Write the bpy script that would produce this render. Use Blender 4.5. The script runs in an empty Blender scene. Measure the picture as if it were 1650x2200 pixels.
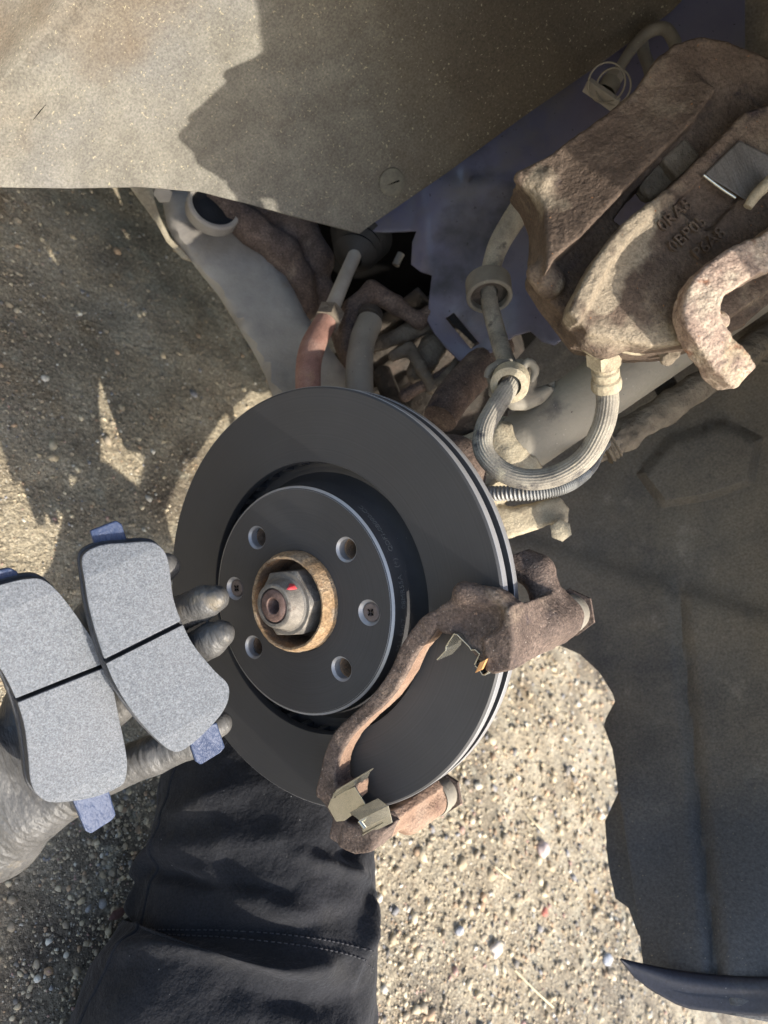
import bpy, bmesh, math, random
import numpy as np
from mathutils import Vector, Matrix, geometry

random.seed(7); rng = np.random.default_rng(7)
sc = bpy.context.scene
col = sc.collection
MM = 0.001

# ------------------------------------------------------------------ camera
# world frame: X along the wheel axle (outboard), Z up, origin = centre of the disc face, millimetres until built
CR = np.array([[-0.55999, 0.38896, 0.73152], [-0.04052, -0.89475, 0.44473], [0.82751, 0.2194, 0.51681]])
CC = np.array([385.85, 77.43, 321.31])
F = 1600.0                      # focal length in pixels of the 1650 x 2200 photograph
cam_d = bpy.data.cameras.new('camera'); cam = bpy.data.objects.new('camera', cam_d); col.objects.link(cam)
cam_d.sensor_fit = 'VERTICAL'; cam_d.sensor_height = 34.6; cam_d.sensor_width = 34.6 * 0.75
cam_d.lens = F / 2200 * 34.6
cam_d.clip_start = 0.01; cam_d.clip_end = 200
cam_d.dof.use_dof = True; cam_d.dof.focus_distance = 0.455; cam_d.dof.aperture_fstop = cam_d.lens / 2.6
m = Matrix.Identity(4)
for i in range(3):
    for j in range(3): m[j][i] = CR[i][j]
    m[i][3] = CC[i] * MM
cam.matrix_world = m
sc.camera = cam

# ------------------------------------------------------------------ light
SUN = Vector((0.058, 0.837, 0.545)).normalized()           # towards the sun
world = bpy.data.worlds.new('World'); sc.world = world; world.use_nodes = True
wn = world.node_tree
sky = wn.nodes.new('ShaderNodeTexSky'); sky.sky_type = 'NISHITA'; sky.sun_disc = False; sky.dust_density = 2.0; sky.ozone_density = 1.0
sky.sun_elevation = math.asin(SUN.z); sky.sun_rotation = math.atan2(SUN.x, SUN.y)
wn.links.new(sky.outputs[0], wn.nodes['Background'].inputs[0]); wn.nodes['Background'].inputs[1].default_value = 0.15
sun_d = bpy.data.lights.new('sun', 'SUN'); sun_d.energy = 2.75; sun_d.angle = math.radians(0.53); sun_d.color = (1, 0.93, 0.82)
sun = bpy.data.objects.new('sun', sun_d); col.objects.link(sun)
sun.rotation_euler = SUN.to_track_quat('Z', 'Y').to_euler(); sun.location = SUN * 5
vs = sc.view_settings
vs.view_transform = 'Standard'; vs.look = 'None'; vs.gamma = 1; vs.exposure = 1.48; vs.use_curve_mapping = False

# ------------------------------------------------------------------ helpers
def ray(px, py): return CR.T @ np.array([(px - 825) / F, -(py - 1100) / F, -1.0])
def P(px, py, d): return CC + ray(px, py) * d
def PX(px, py, x): r = ray(px, py); return CC + r * (x - CC[0]) / r[0]
def PZ(px, py, z): r = ray(px, py); return CC + r * (z - CC[2]) / r[2]

def put(o, parent=None):
    col.objects.link(o)
    if parent is not None: o.parent = parent
    return o
def tag(o, label=None, cat=None, group=None, kind=None):
    if label: o['label'] = label
    if cat: o['category'] = cat
    if group: o['group'] = group
    if kind: o['kind'] = kind
    return o
def thing(name, label, cat, group=None):
    return tag(put(bpy.data.objects.new(name, None)), label, cat, group)
def mk(name, v, f, mat, parent=None, smooth=True, sharp=None, bevel=0, solid=0, sub=0):
    me = bpy.data.meshes.new(name)
    v = np.asarray(v, float) * MM
    me.from_pydata([tuple(a) for a in v], [], [tuple(int(i) for i in q) for q in f])
    bm = bmesh.new(); bm.from_mesh(me)
    if not solid: bmesh.ops.recalc_face_normals(bm, faces=bm.faces)
    bm.to_mesh(me); bm.free()
    if smooth: me.polygons.foreach_set('use_smooth', [True] * len(me.polygons))
    me.materials.append(mat)
    if smooth and sharp: me.set_sharp_from_angle(angle=math.radians(sharp))
    o = put(bpy.data.objects.new(name, me), parent)
    if solid: s = o.modifiers.new('s', 'SOLIDIFY'); s.thickness = solid * MM; s.offset = 0
    if bevel: b = o.modifiers.new('b', 'BEVEL'); b.width = bevel * MM; b.segments = 2; b.limit_method = 'ANGLE'; b.angle_limit = math.radians(40)
    if sub: b = o.modifiers.new('u', 'SUBSURF'); b.levels = sub; b.render_levels = sub
    return o

def crom(pts, n):
    p = np.asarray(pts, float); k = len(p)
    if k == 2: return np.array([p[0] + (p[1] - p[0]) * t for t in np.linspace(0, 1, n)])
    e = np.vstack([2 * p[0] - p[1], p, 2 * p[-1] - p[-2]]); out = []
    for t in np.linspace(0, k - 1 - 1e-9, n):
        i = int(t); u = t - i; a, b, c, d = e[i:i + 4]
        out.append(0.5 * (2 * b + (c - a) * u + (2 * a - 5 * b + 4 * c - d) * u * u + (3 * b - a - 3 * c + d) * u ** 3))
    return np.array(out)
def frames(c):
    t = np.gradient(c, axis=0); t /= np.linalg.norm(t, axis=1)[:, None] + 1e-9
    u = np.cross(t[0], [0.3, 0.2, 0.93]); u /= np.linalg.norm(u); us = []
    for k in range(len(c)):
        u = u - t[k] * (u @ t[k]); u /= np.linalg.norm(u); us.append(u.copy())
    us = np.array(us); return t, us, np.cross(t, us)
def tube_geo(pts, rad, n=40, seg=18, prof=None):
    c = crom(pts, n); t, u, w = frames(c)
    r = np.interp(np.linspace(0, 1, n), np.linspace(0, 1, len(rad)), rad) if hasattr(rad, '__len__') else np.full(n, rad)
    v = []; a = np.linspace(0, 2 * math.pi, seg, endpoint=False)
    for k in range(n):
        for j, q in enumerate(a):
            rr = r[k] * (prof(k / (n - 1), q) if prof else 1)
            v.append(c[k] + rr * (math.cos(q) * u[k] + math.sin(q) * w[k]))
    f = [(k * seg + j, k * seg + (j + 1) % seg, (k + 1) * seg + (j + 1) % seg, (k + 1) * seg + j) for k in range(n - 1) for j in range(seg)]
    f += [tuple(range(seg))[::-1], tuple((n - 1) * seg + j for j in range(seg))]
    return v, f
def tube(name, pts, rad, mat, parent=None, n=40, seg=18, prof=None, sharp=60):
    v, f = tube_geo(pts, rad, n, seg, prof)
    return mk(name, v, f, mat, parent, sharp=sharp)
def basis(d):
    d = np.asarray(d, float); d = d / np.linalg.norm(d)
    u = np.cross(d, [0.1, 0.3, 0.95]); u /= np.linalg.norm(u); return d, u, np.cross(d, u)
def lathe(name, prof, mat, parent=None, org=(0, 0, 0), axis=(1, 0, 0), seg=96, closed=True, sharp=35, rfun=None, cap=False):
    d, u, w = basis(axis); org = np.asarray(org, float); v = []; n = len(prof)
    for (x, r) in prof:
        for j in range(seg):
            q = 2 * math.pi * j / seg; rr = r * (rfun(x, q) if rfun else 1)
            v.append(org + d * x + rr * (math.cos(q) * u + math.sin(q) * w))
    f = []
    for k in range(n if closed else n - 1):
        k2 = (k + 1) % n
        for j in range(seg): f.append((k * seg + j, k * seg + (j + 1) % seg, k2 * seg + (j + 1) % seg, k2 * seg + j))
    if cap:
        if prof[0][1] > 0: f.append(tuple(range(seg)))
        if prof[-1][1] > 0: f.append(tuple((n - 1) * seg + j for j in range(seg)))
    return mk(name, v, f, mat, parent, sharp=sharp)
def extrude(name, poly, vec, mat, parent=None, bevel=0.6, smooth=False):
    p = np.asarray(poly, float); n = len(p); v = np.vstack([p, p + np.asarray(vec, float)])
    f = [tuple(range(n))[::-1], tuple(range(n, 2 * n))] + [(i, (i + 1) % n, n + (i + 1) % n, n + i) for i in range(n)]
    return mk(name, v, f, mat, parent, smooth=smooth, sharp=40, bevel=bevel)
def boxm(name, c, ax, half, mat, parent=None, bevel=0.5):
    c = np.asarray(c, float); A = [np.asarray(a, float) / np.linalg.norm(a) * h for a, h in zip(ax, half)]
    b = [c + s0 * A[0] + s1 * A[1] - A[2] for s0, s1 in ((-1, -1), (1, -1), (1, 1), (-1, 1))]
    return extrude(name, b, 2 * A[2], mat, parent, bevel)

def rbf(ctrl):
    c = np.array(ctrl, float); x = c[:, :2] / 1000; n = len(c)
    r = np.linalg.norm(x[:, None] - x[None], axis=2); K = np.where(r > 0, r * r * np.log(r + 1e-12), 0) + np.eye(n) * 1e-4
    Q = np.hstack([np.ones((n, 1)), x]); A = np.block([[K, Q], [Q.T, np.zeros((3, 3))]])
    w = np.linalg.solve(A, np.concatenate([c[:, 2], np.zeros(3)]))
    def fn(px, py):
        q = np.array([px, py]) / 1000; r = np.linalg.norm(x - q, axis=1)
        return float(np.where(r > 0, r * r * np.log(r + 1e-12), 0) @ w[:n] + w[n] + w[n + 1:] @ q)
    return fn
def inpoly(x, y, poly):
    c = False; n = len(poly)
    for i in range(n):
        a, b = poly[i], poly[i - 1]
        if (a[1] > y) != (b[1] > y) and x < (b[0] - a[0]) * (y - a[1]) / (b[1] - a[1]) + a[0]: c = not c
    return c
def pdist(x, y, poly):
    p = np.asarray(poly, float); a, b = p, np.roll(p, -1, 0); e = b - a; w = np.array([x, y]) - a
    t = np.clip((w * e).sum(1) / (e * e).sum(1), 0, 1); return np.linalg.norm(w - e * t[:, None], axis=1).min()
def smooth_loop(poly, k=3):
    p = np.asarray(poly, float); n = len(p); out = []
    for i in range(n):
        a, b, c, d = p[i - 1], p[i], p[(i + 1) % n], p[(i + 2) % n]
        for j in range(k):
            u = j / k; out.append(0.5 * (2 * b + (c - a) * u + (2 * a - 5 * b + 4 * c - d) * u * u + (3 * b - a - 3 * c + d) * u ** 3))
    return out
def sheet(name, outline, ctrl, mat, parent=None, step=30, thick=2.0, extra=None, holes=(), smooth_edge=0, lines=()):
    if smooth_edge: outline = smooth_loop(outline, smooth_edge)
    dep = rbf(ctrl); outline = [tuple(map(float, p)) for p in outline]
    vs_, es = [], []
    def loop(pl):
        pts = []
        for i in range(len(pl)):
            a, b = np.array(pl[i], float), np.array(pl[(i + 1) % len(pl)], float); k = max(1, int(np.linalg.norm(b - a) / step))
            pts += [tuple(a + (b - a) * t / k) for t in range(k)]
        s = len(vs_); vs_.extend(pts); n = len(pts); es.extend([(s + i, s + (i + 1) % n) for i in range(n)])
    loop(outline)
    for h in holes: loop(h)
    for h in lines: loop(h)
    xs = [p[0] for p in outline]; ys = [p[1] for p in outline]
    for gx in np.arange(min(xs) + step / 2, max(xs), step):
        for gy in np.arange(min(ys) + step / 2, max(ys), step):
            x, y = gx + rng.uniform(-.2, .2) * step, gy + rng.uniform(-.2, .2) * step
            if inpoly(x, y, outline) and pdist(x, y, outline) > step * .4 and not any(inpoly(x, y, h) or pdist(x, y, h) < step * .4 for h in holes) and not any(pdist(x, y, h) < step * .45 for h in lines): vs_.append((x, y))
    r = geometry.delaunay_2d_cdt([Vector(p) for p in vs_], es, [], 0, 1e-4)
    vv = [(p.x, p.y) for p in r[0]]
    ff = []
    for t in r[2]:
        cx = sum(vv[i][0] for i in t) / len(t); cy = sum(vv[i][1] for i in t) / len(t)
        if inpoly(cx, cy, outline) and not any(inpoly(cx, cy, h) for h in holes): ff.append(t)
    V = [P(x, y, dep(x, y) + (extra(x, y) if extra else 0)) for x, y in vv]
    o = mk(name, V, ff, mat, parent, solid=thick, sharp=50)
    b = o.modifiers.new('b', 'BEVEL'); b.width = min(thick * .3, 1.0) * MM; b.segments = 2; b.angle_limit = math.radians(60)
    return o

# --- signed distance modelling for cast and soft things
def vnoise(p):
    i = np.floor(p).astype(np.int64); f = p - i; u = f * f * (3 - 2 * f)
    def h(a, b, c):
        k = (a * 73856093) ^ (b * 19349663) ^ (c * 83492791); k = (k ^ (k >> 13)) * 1274126177; k = k ^ (k >> 16)
        return (k & 0xffff) / 65535.0
    x, y, z = i[:, 0], i[:, 1], i[:, 2]; ux, uy, uz = u[:, 0], u[:, 1], u[:, 2]
    def lx(dy, dz): return h(x, y + dy, z + dz) * (1 - ux) + h(x + 1, y + dy, z + dz) * ux
    return (lx(0, 0) * (1 - uy) + lx(1, 0) * uy) * (1 - uz) + (lx(0, 1) * (1 - uy) + lx(1, 1) * uy) * uz - 0.5
def fbm(p, o=3):
    s = 0; a = 1.0
    for k in range(o): s = s + a * vnoise(p * 2 ** k + 17.3 * k); a *= .5
    return s
def smin(a, b, k): h = np.clip(0.5 + 0.5 * (b - a) / k, 0, 1); return b + (a - b) * h - k * h * (1 - h)
def smax(a, b, k): return -smin(-a, -b, k)
def s_cap(p, a, b, ra, rb=None):
    rb = ra if rb is None else rb; a = np.asarray(a); b = np.asarray(b); e = b - a; w = p - a
    t = np.clip(w @ e / (e @ e), 0, 1); return np.linalg.norm(w - t[:, None] * e, axis=1) - (ra + (rb - ra) * t)
def s_chain(p, pts, r, k=4):
    d = None
    for i in range(len(pts) - 1):
        ra, rb = (r[i], r[i + 1]) if hasattr(r, '__len__') else (r, r)
        q = s_cap(p, pts[i], pts[i + 1], ra, rb); d = q if d is None else smin(d, q, k)
    return d
def s_box(p, c, ax, half, r=1.0):
    w = p - np.asarray(c); A = np.array([np.asarray(a) / np.linalg.norm(a) for a in ax])
    q = np.abs(w @ A.T) - (np.asarray(half) - r); return np.linalg.norm(np.maximum(q, 0), axis=1) + np.minimum(q.max(1), 0) - r
def s_poly(q, poly):
    poly = np.asarray(poly, float); d = np.full(len(q), 1e18); s = np.ones(len(q)); n = len(poly)
    for i in range(n):
        a, b = poly[i], poly[i - 1]; e = b - a; w = q - a; t = np.clip(w @ e / (e @ e), 0, 1); c = w - t[:, None] * e
        d = np.minimum(d, (c * c).sum(1))
        c1 = q[:, 1] >= a[1]; c2 = q[:, 1] < b[1]; c3 = e[0] * w[:, 1] > e[1] * w[:, 0]
        s = np.where((c1 & c2 & c3) | (~c1 & ~c2 & ~c3), -s, s)
    return s * np.sqrt(d)
def s_slab(d2, h, lo, hi, r):
    q0 = d2 + r; q1 = np.abs(h - (lo + hi) / 2) - (hi - lo) / 2 + r
    return np.minimum(np.maximum(q0, q1), 0) + np.sqrt(np.maximum(q0, 0) ** 2 + np.maximum(q1, 0) ** 2) - r
def s_xprism(p, poly_yz, x0, x1, r=2.0): return s_slab(s_poly(p[:, 1:], poly_yz), p[:, 0], x0, x1, r)
def camspace(p): q = (p - CC) @ CR.T; return q[:, :2], -q[:, 2]
def s_cprism(p, poly_px, d0, th, r=2.0, tilt=(0, 0)):
    xy, dep = camspace(p); pl = [((a - 825) / F * d0, -(b - 1100) / F * d0) for a, b in poly_px]; c = np.mean(pl, axis=0)
    h = dep - (xy - c) @ np.array(tilt); return s_slab(s_poly(xy, pl), h, d0, d0 + th, r)
def nets(v, lo, vox):
    ins = v < 0; nx, ny, nz = v.shape
    cnt = np.zeros((nx - 1, ny - 1, nz - 1)); acc = np.zeros((nx - 1, ny - 1, nz - 1, 3))
    def sl(i, j, k): return (slice(i, nx - 1 + i), slice(j, ny - 1 + j), slice(k, nz - 1 + k))
    for ax in range(3):
        for a in (0, 1):
            for b in (0, 1):
                o0 = [0, 0, 0]; oth = [q for q in range(3) if q != ax]; o0[oth[0]] = a; o0[oth[1]] = b; o1 = list(o0); o1[ax] = 1
                va, vb = v[sl(*o0)], v[sl(*o1)]; cr = ins[sl(*o0)] != ins[sl(*o1)]
                t = np.where(cr, va / np.where(cr, va - vb, 1), 0); cnt += cr
                for q in range(3): acc[..., q] += cr * (o0[q] + (t if q == ax else 0))
    act = cnt > 0; idx = -np.ones(act.shape, int); idx[act] = np.arange(act.sum())
    I = np.argwhere(act); V = (I + acc[act] / cnt[act][:, None]) * vox + lo
    fs = []
    for ax in range(3):
        sa = [slice(1, -1)] * 3; sb = [slice(1, -1)] * 3; sa[ax] = slice(0, -1); sb[ax] = slice(1, None)
        cr = ins[tuple(sa)] != ins[tuple(sb)]; s = ins[tuple(sa)][cr]; c = np.argwhere(cr)
        b = c.copy()
        for q in range(3):
            if q != ax: b[:, q] += 1
        o1, o2 = [(1, 2), (2, 0), (0, 1)][ax]
        def g(d1, d2): e = b.copy(); e[:, o1] -= d1; e[:, o2] -= d2; return idx[e[:, 0], e[:, 1], e[:, 2]]
        q = np.stack([g(1, 1), g(0, 1), g(0, 0), g(1, 0)], 1); q[~s] = q[~s][:, ::-1]; fs.append(q)
    return V, np.vstack(fs)
def sdf(name, fn, pts, pad, vox, mat, parent=None, rough=None):
    pts = np.asarray(pts, float); lo = pts.min(0) - pad; hi = pts.max(0) + pad
    n = np.ceil((hi - lo) / vox).astype(int) + 2
    def ev(q):
        w = np.empty(len(q))
        for s_ in range(0, len(q), 300000): w[s_:s_ + 300000] = fn(q[s_:s_ + 300000])
        return w
    K = 4; n = (np.ceil(n / K) * K).astype(int); nc = n // K
    gc = np.stack(np.meshgrid(*[lo[i] + (np.arange(nc[i]) * K + (K - 1) / 2) * vox for i in range(3)], indexing='ij'), -1).reshape(-1, 3)
    v = ev(gc).reshape(nc).repeat(K, 0).repeat(K, 1).repeat(K, 2)          # coarse field, refined only near the surface
    idx = np.argwhere(np.abs(v) < vox * K * 1.25 + 1.5); q = lo + idx * vox; w = ev(q)
    if rough is not None:
        for (sc_, am) in rough: w += am * fbm(q / sc_, 2)
    v[idx[:, 0], idx[:, 1], idx[:, 2]] = w
    v[0] = v[-1] = 9; v[:, 0] = v[:, -1] = 9; v[:, :, 0] = v[:, :, -1] = 9
    V, Fq = nets(v, lo, vox)
    me = bpy.data.meshes.new(name); me.vertices.add(len(V)); me.vertices.foreach_set('co', (V * MM).ravel())
    me.loops.add(Fq.size); me.loops.foreach_set('vertex_index', Fq.ravel().astype(np.int32))
    me.polygons.add(len(Fq)); me.polygons.foreach_set('loop_start', np.arange(0, Fq.size, 4, dtype=np.int32))
    me.update(calc_edges=True); me.validate(); me.polygons.foreach_set('use_smooth', [True] * len(me.polygons))
    me.materials.append(mat)
    return put(bpy.data.objects.new(name, me), parent)
def textmesh(s, size, depth):
    c = bpy.data.curves.new('t', 'FONT'); c.body = s; c.size = size; c.extrude = depth; c.resolution_u = 2
    o = bpy.data.objects.new('t', c); col.objects.link(o); bpy.context.view_layer.update()
    me = bpy.data.meshes.new_from_object(o.evaluated_get(bpy.context.evaluated_depsgraph_get()))
    v = np.array([tuple(x.co) for x in me.vertices]); f = [tuple(p.vertices) for p in me.polygons]
    bpy.data.objects.remove(o); bpy.data.curves.remove(c); bpy.data.meshes.remove(me)
    return v, f

# ------------------------------------------------------------------ materials
def mat(name, cols, scale=60, rough=0.7, metal=0.0, bumps=((400, .25),), spots=None, patch=None, detail=6, spec=0.4, coat=0, stretch=None, fine=None, attr=None, rvar=0.0, grad=None, rings=0, adust=None):
    """cols: ramp of base colours over a noise; spots: (colour, scale, threshold); patch: (colour, scale, low, high)."""
    M = bpy.data.materials.new(name); M.use_nodes = True; nt = M.node_tree; N = nt.nodes; L = nt.links
    b = N['Principled BSDF']; b.inputs['Roughness'].default_value = rough; b.inputs['Metallic'].default_value = metal
    b.inputs['Specular IOR Level'].default_value = spec; b.inputs['Coat Weight'].default_value = coat
    tc = N.new('ShaderNodeTexCoord'); src = tc.outputs['Object']
    if stretch:
        mp = N.new('ShaderNodeMapping'); mp.inputs['Rotation'].default_value = stretch[0]; mp.inputs['Scale'].default_value = stretch[1]
        L.new(src, mp.inputs[0]); src2 = mp.outputs[0]
    else: src2 = src
    def noise(s, d=detail, v=None, r=.6):
        n = N.new('ShaderNodeTexNoise'); n.inputs['Scale'].default_value = s; n.inputs['Detail'].default_value = d; n.inputs['Roughness'].default_value = r
        L.new(v or src, n.inputs['Vector']); return n.outputs['Fac']
    def ramp(fac, stops, interp='LINEAR'):
        r = N.new('ShaderNodeValToRGB'); r.color_ramp.interpolation = interp; e = r.color_ramp.elements
        while len(e) < len(stops): e.new(.5)
        for el, (p, c) in zip(e, stops): el.position = p; el.color = (*c, 1) if len(c) == 3 else c
        L.new(fac, r.inputs[0]); return r.outputs[0]
    def mix(f, a, c, mode='MIX'):
        x = N.new('ShaderNodeMix'); x.data_type = 'RGBA'; x.blend_type = mode
        if isinstance(f, float): x.inputs[0].default_value = f
        else: L.new(f, x.inputs[0])
        for k, q in ((6, a), (7, c)):
            if isinstance(q, tuple): x.inputs[k].default_value = (*q, 1)
            else: L.new(q, x.inputs[k])
        return x.outputs[2]
    n = len(cols); stops = [(.3 + .4 * i / max(1, n - 1), c) for i, c in enumerate(cols)]
    c = ramp(noise(scale, v=src2), stops)
    if attr:
        at = N.new('ShaderNodeAttribute'); at.attribute_name = attr; c = mix(0.75, c, at.outputs['Color'])
    if patch:
        for (pc, ps, lo, hi) in patch: c = mix(ramp(noise(ps), [(lo, (0, 0, 0)), (hi, (1, 1, 1))]), c, pc)
    if adust:
        at = N.new('ShaderNodeAttribute'); at.attribute_name = adust[0]
        ad = N.new('ShaderNodeMath'); ad.operation = 'MULTIPLY_ADD'; ad.inputs[1].default_value = .9; ad.inputs[2].default_value = -.45; L.new(noise(160), ad.inputs[0])
        a2 = N.new('ShaderNodeMath'); L.new(ad.outputs[0], a2.inputs[0]); L.new(at.outputs['Fac'], a2.inputs[1])
        c = mix(ramp(a2.outputs[0], [(.25, (0, 0, 0)), (.8, (.85, .85, .85))]), c, adust[1])
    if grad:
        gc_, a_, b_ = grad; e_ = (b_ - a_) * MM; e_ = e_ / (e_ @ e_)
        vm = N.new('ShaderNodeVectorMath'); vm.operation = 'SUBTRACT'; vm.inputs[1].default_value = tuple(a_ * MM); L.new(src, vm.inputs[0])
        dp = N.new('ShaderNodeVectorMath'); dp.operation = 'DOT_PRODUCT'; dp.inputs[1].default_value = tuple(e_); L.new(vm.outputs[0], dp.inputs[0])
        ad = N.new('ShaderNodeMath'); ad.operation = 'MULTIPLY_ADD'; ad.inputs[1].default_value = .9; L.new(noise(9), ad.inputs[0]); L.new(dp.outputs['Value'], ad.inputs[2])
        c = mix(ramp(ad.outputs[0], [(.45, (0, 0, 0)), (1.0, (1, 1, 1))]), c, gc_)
    if fine:
        g = ramp(noise(fine[0], 3), [(.3, (1 - fine[1],) * 3), (.7, (1 + fine[1],) * 3)]); c = mix(1.0, c, g, 'MULTIPLY')
    if spots:
        for (pc, ps, th) in spots: c = mix(ramp(noise(ps, 2), [(th, (0, 0, 0)), (th + .04, (1, 1, 1))]), c, pc)
    L.new(c, b.inputs['Base Color'])
    if rvar:
        rr = ramp(noise(scale * 3), [(.3, (max(0, rough - rvar),) * 3), (.7, (min(1, rough + rvar),) * 3)]); L.new(rr, b.inputs['Roughness'])
    if rings:
        sx = N.new('ShaderNodeSeparateXYZ'); L.new(src, sx.inputs[0]); vl = N.new('ShaderNodeVectorMath'); vl.operation = 'LENGTH'; cb = N.new('ShaderNodeCombineXYZ')
        L.new(sx.outputs[1], cb.inputs[1]); L.new(sx.outputs[2], cb.inputs[2]); L.new(cb.outputs[0], vl.inputs[0])
        n1 = N.new('ShaderNodeTexNoise'); n1.noise_dimensions = '1D'; n1.inputs['Scale'].default_value = rings; n1.inputs['Detail'].default_value = 3; L.new(vl.outputs['Value'], n1.inputs['W'])
        c2 = mix(1.0, c, ramp(n1.outputs['Fac'], [(.3, (.86,) * 3), (.7, (1.14,) * 3)]), 'MULTIPLY'); L.new(c2, b.inputs['Base Color'])
        sm = N.new('ShaderNodeMath'); sm.operation = 'MULTIPLY_ADD'; sm.inputs[1].default_value = .22; sm.inputs[2].default_value = rough - .2; L.new(n1.outputs['Fac'], sm.inputs[0])
        s2 = N.new('ShaderNodeMath'); s2.operation = 'MULTIPLY_ADD'; s2.inputs[1].default_value = .3; L.new(noise(14, 4), s2.inputs[0]); L.new(sm.outputs[0], s2.inputs[2]); L.new(s2.outputs[0], b.inputs['Roughness'])
    prev = None
    for (s, st) in bumps:
        bp = N.new('ShaderNodeBump'); bp.inputs['Strength'].default_value = st; bp.inputs['Distance'].default_value = 0.9 / s
        L.new(noise(s, 4, src2), bp.inputs['Height'])
        if prev: L.new(prev, bp.inputs['Normal'])
        prev = bp.outputs[0]
    if prev: L.new(prev, b.inputs['Normal'])
    return M

M = {}
M['liner'] = mat('dusty_liner', [(.115, .107, .09), (.15, .141, .119), (.185, .175, .147)], 45, .85, bumps=((500, .3), (1100, .3)), patch=[((.15, .147, .14), 6, .5, .7), ((.125, .095, .065), 7, .55, .78)], spots=[((.3, .27, .19), 420, .66), ((.1, .09, .075), 500, .68)], fine=(600, .3), grad=((.088, .073, .054), P(560, 150, 580), P(1350, 120, 615)))  # grad paints in shade along with dirt, darker brown towards the right end
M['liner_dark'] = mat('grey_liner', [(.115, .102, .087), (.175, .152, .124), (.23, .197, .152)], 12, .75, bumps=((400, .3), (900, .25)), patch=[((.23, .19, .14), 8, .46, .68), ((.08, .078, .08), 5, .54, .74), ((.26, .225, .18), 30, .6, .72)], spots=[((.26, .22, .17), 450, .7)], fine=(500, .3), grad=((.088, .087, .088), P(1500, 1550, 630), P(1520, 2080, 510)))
M['rubber_clip'] = mat('dusty_clip', [(.09, .085, .07), (.17, .155, .12)], 200, .8)
M['navy'] = mat('navy_paint', [(.075, .071, .112), (.112, .106, .155), (.145, .14, .17)], 8, .38, bumps=((900, .06),), patch=[((.13, .115, .1), 11, .52, .72), ((.03, .028, .03), 7, .58, .72)], spots=[((.03, .025, .03), 260, .7), ((.2, .18, .15), 500, .74)], coat=.15)
M['navy_gloss'] = mat('navy_lip_paint', [(.018, .019, .028), (.028, .028, .038)], 20, .5, bumps=((900, .05),), spots=[((.16, .16, .16), 300, .72)], coat=.05, fine=(500, .3), patch=[((.06, .055, .05), 20, .56, .75)])
M['arm'] = mat('dusty_arm', [(.22, .2, .172), (.36, .33, .28), (.44, .405, .345)], 16, .72, bumps=((300, .2), (1200, .15)), patch=[((.24, .22, .2), 14, .5, .75), ((.26, .2, .14), 25, .64, .78)])
M['strut'] = mat('dusty_strut', [(.13, .115, .095), (.21, .19, .155), (.26, .235, .19)], 14, .7, bumps=((350, .2), (1500, .15)), patch=[((.09, .08, .075), 25, .6, .72)], spots=[((.36, .33, .28), 330, .71), ((.05, .04, .03), 240, .72)])
M['dust'] = mat('thick_dust', [(.24, .2, .14), (.36, .31, .22), (.45, .39, .28)], 45, .9, bumps=((260, .4), (1200, .35)), patch=[((.13, .1, .075), 60, .6, .74)], fine=(900, .2))
M['mud'] = mat('caked_mud', [(.1, .082, .062), (.17, .14, .105), (.22, .185, .14)], 60, .92, bumps=((150, .6), (700, .4)))
M['rust'] = mat('cast_rust', [(.062, .043, .035), (.105, .075, .06), (.15, .11, .088)], 60, .8, bumps=((420, .5), (800, .6)), patch=[((.25, .19, .14), 28, .56, .72), ((.045, .032, .033), 50, .6, .7)], fine=(560, .5), spots=[((.3, .25, .21), 650, .68)])
M['rust_caliper'] = mat('caliper_rust', [(.054, .037, .027), (.092, .065, .047), (.134, .099, .073)], 38, .85, bumps=((260, .55), (700, .5)), patch=[((.2, .16, .115), 20, .57, .7), ((.04, .029, .028), 60, .6, .72)], fine=(560, .3), spots=[((.26, .12, .05), 400, .72)], adust=('dust', (.24, .2, .145)))
M['rust_orange_lit'] = mat('lit_orange_rust', [(.17, .105, .072), (.245, .16, .112), (.29, .21, .155)], 50, .85, bumps=((330, .7), (800, .6)), patch=[((.14, .08, .06), 70, .6, .72)], fine=(1200, .25))
M['rust_pink'] = mat('pink_rust_bar', [(.19, .13, .105), (.32, .24, .19), (.42, .35, .27)], 70, .8, bumps=((330, .6), (700, .5)), patch=[((.4, .33, .22), 40, .55, .7), ((.26, .13, .08), 80, .6, .7)], fine=(560, .35), spots=[((.48, .43, .36), 600, .7), ((.28, .13, .06), 420, .7)])
M['hub'] = mat('hub_rust', [(.19, .12, .065), (.29, .195, .11), (.36, .27, .18)], 80, .8, bumps=((400, .45), (800, .4)), patch=[((.22, .185, .145), 60, .5, .66), ((.15, .08, .04), 90, .6, .7)], fine=(560, .4), spec=.25)
M['hub_in'] = mat('hub_inner_rust', [(.1, .065, .042), (.19, .125, .08), (.32, .17, .075)], 90, .8, bumps=((400, .5),), fine=(900, .3))
M['nut'] = mat('nut_steel', [(.12, .108, .094), (.19, .172, .148), (.25, .228, .195)], 120, .62, metal=.25, bumps=((700, .4), (2200, .3)), patch=[((.1, .075, .06), 130, .6, .72)], fine=(2000, .3))
M['nut_brown'] = mat('stub_rust', [(.09, .055, .045), (.16, .1, .08), (.2, .14, .12)], 200, .7, bumps=((900, .5),), fine=(2000, .3))
M['red'] = mat('red_paint', [(.6, .05, .06), (.68, .08, .09)], 300, .6, bumps=((1500, .3),))
M['disc'] = mat('disc_coating', [(.033, .033, .035), (.038, .038, .04), (.046, .046, .048)], 9, .5, bumps=((2600, .1),), patch=[((.1, .094, .085), 10, .66, .82)], spots=[((.3, .29, .27), 700, .8)], spec=.45, fine=(3000, .08), rings=900)
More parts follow.
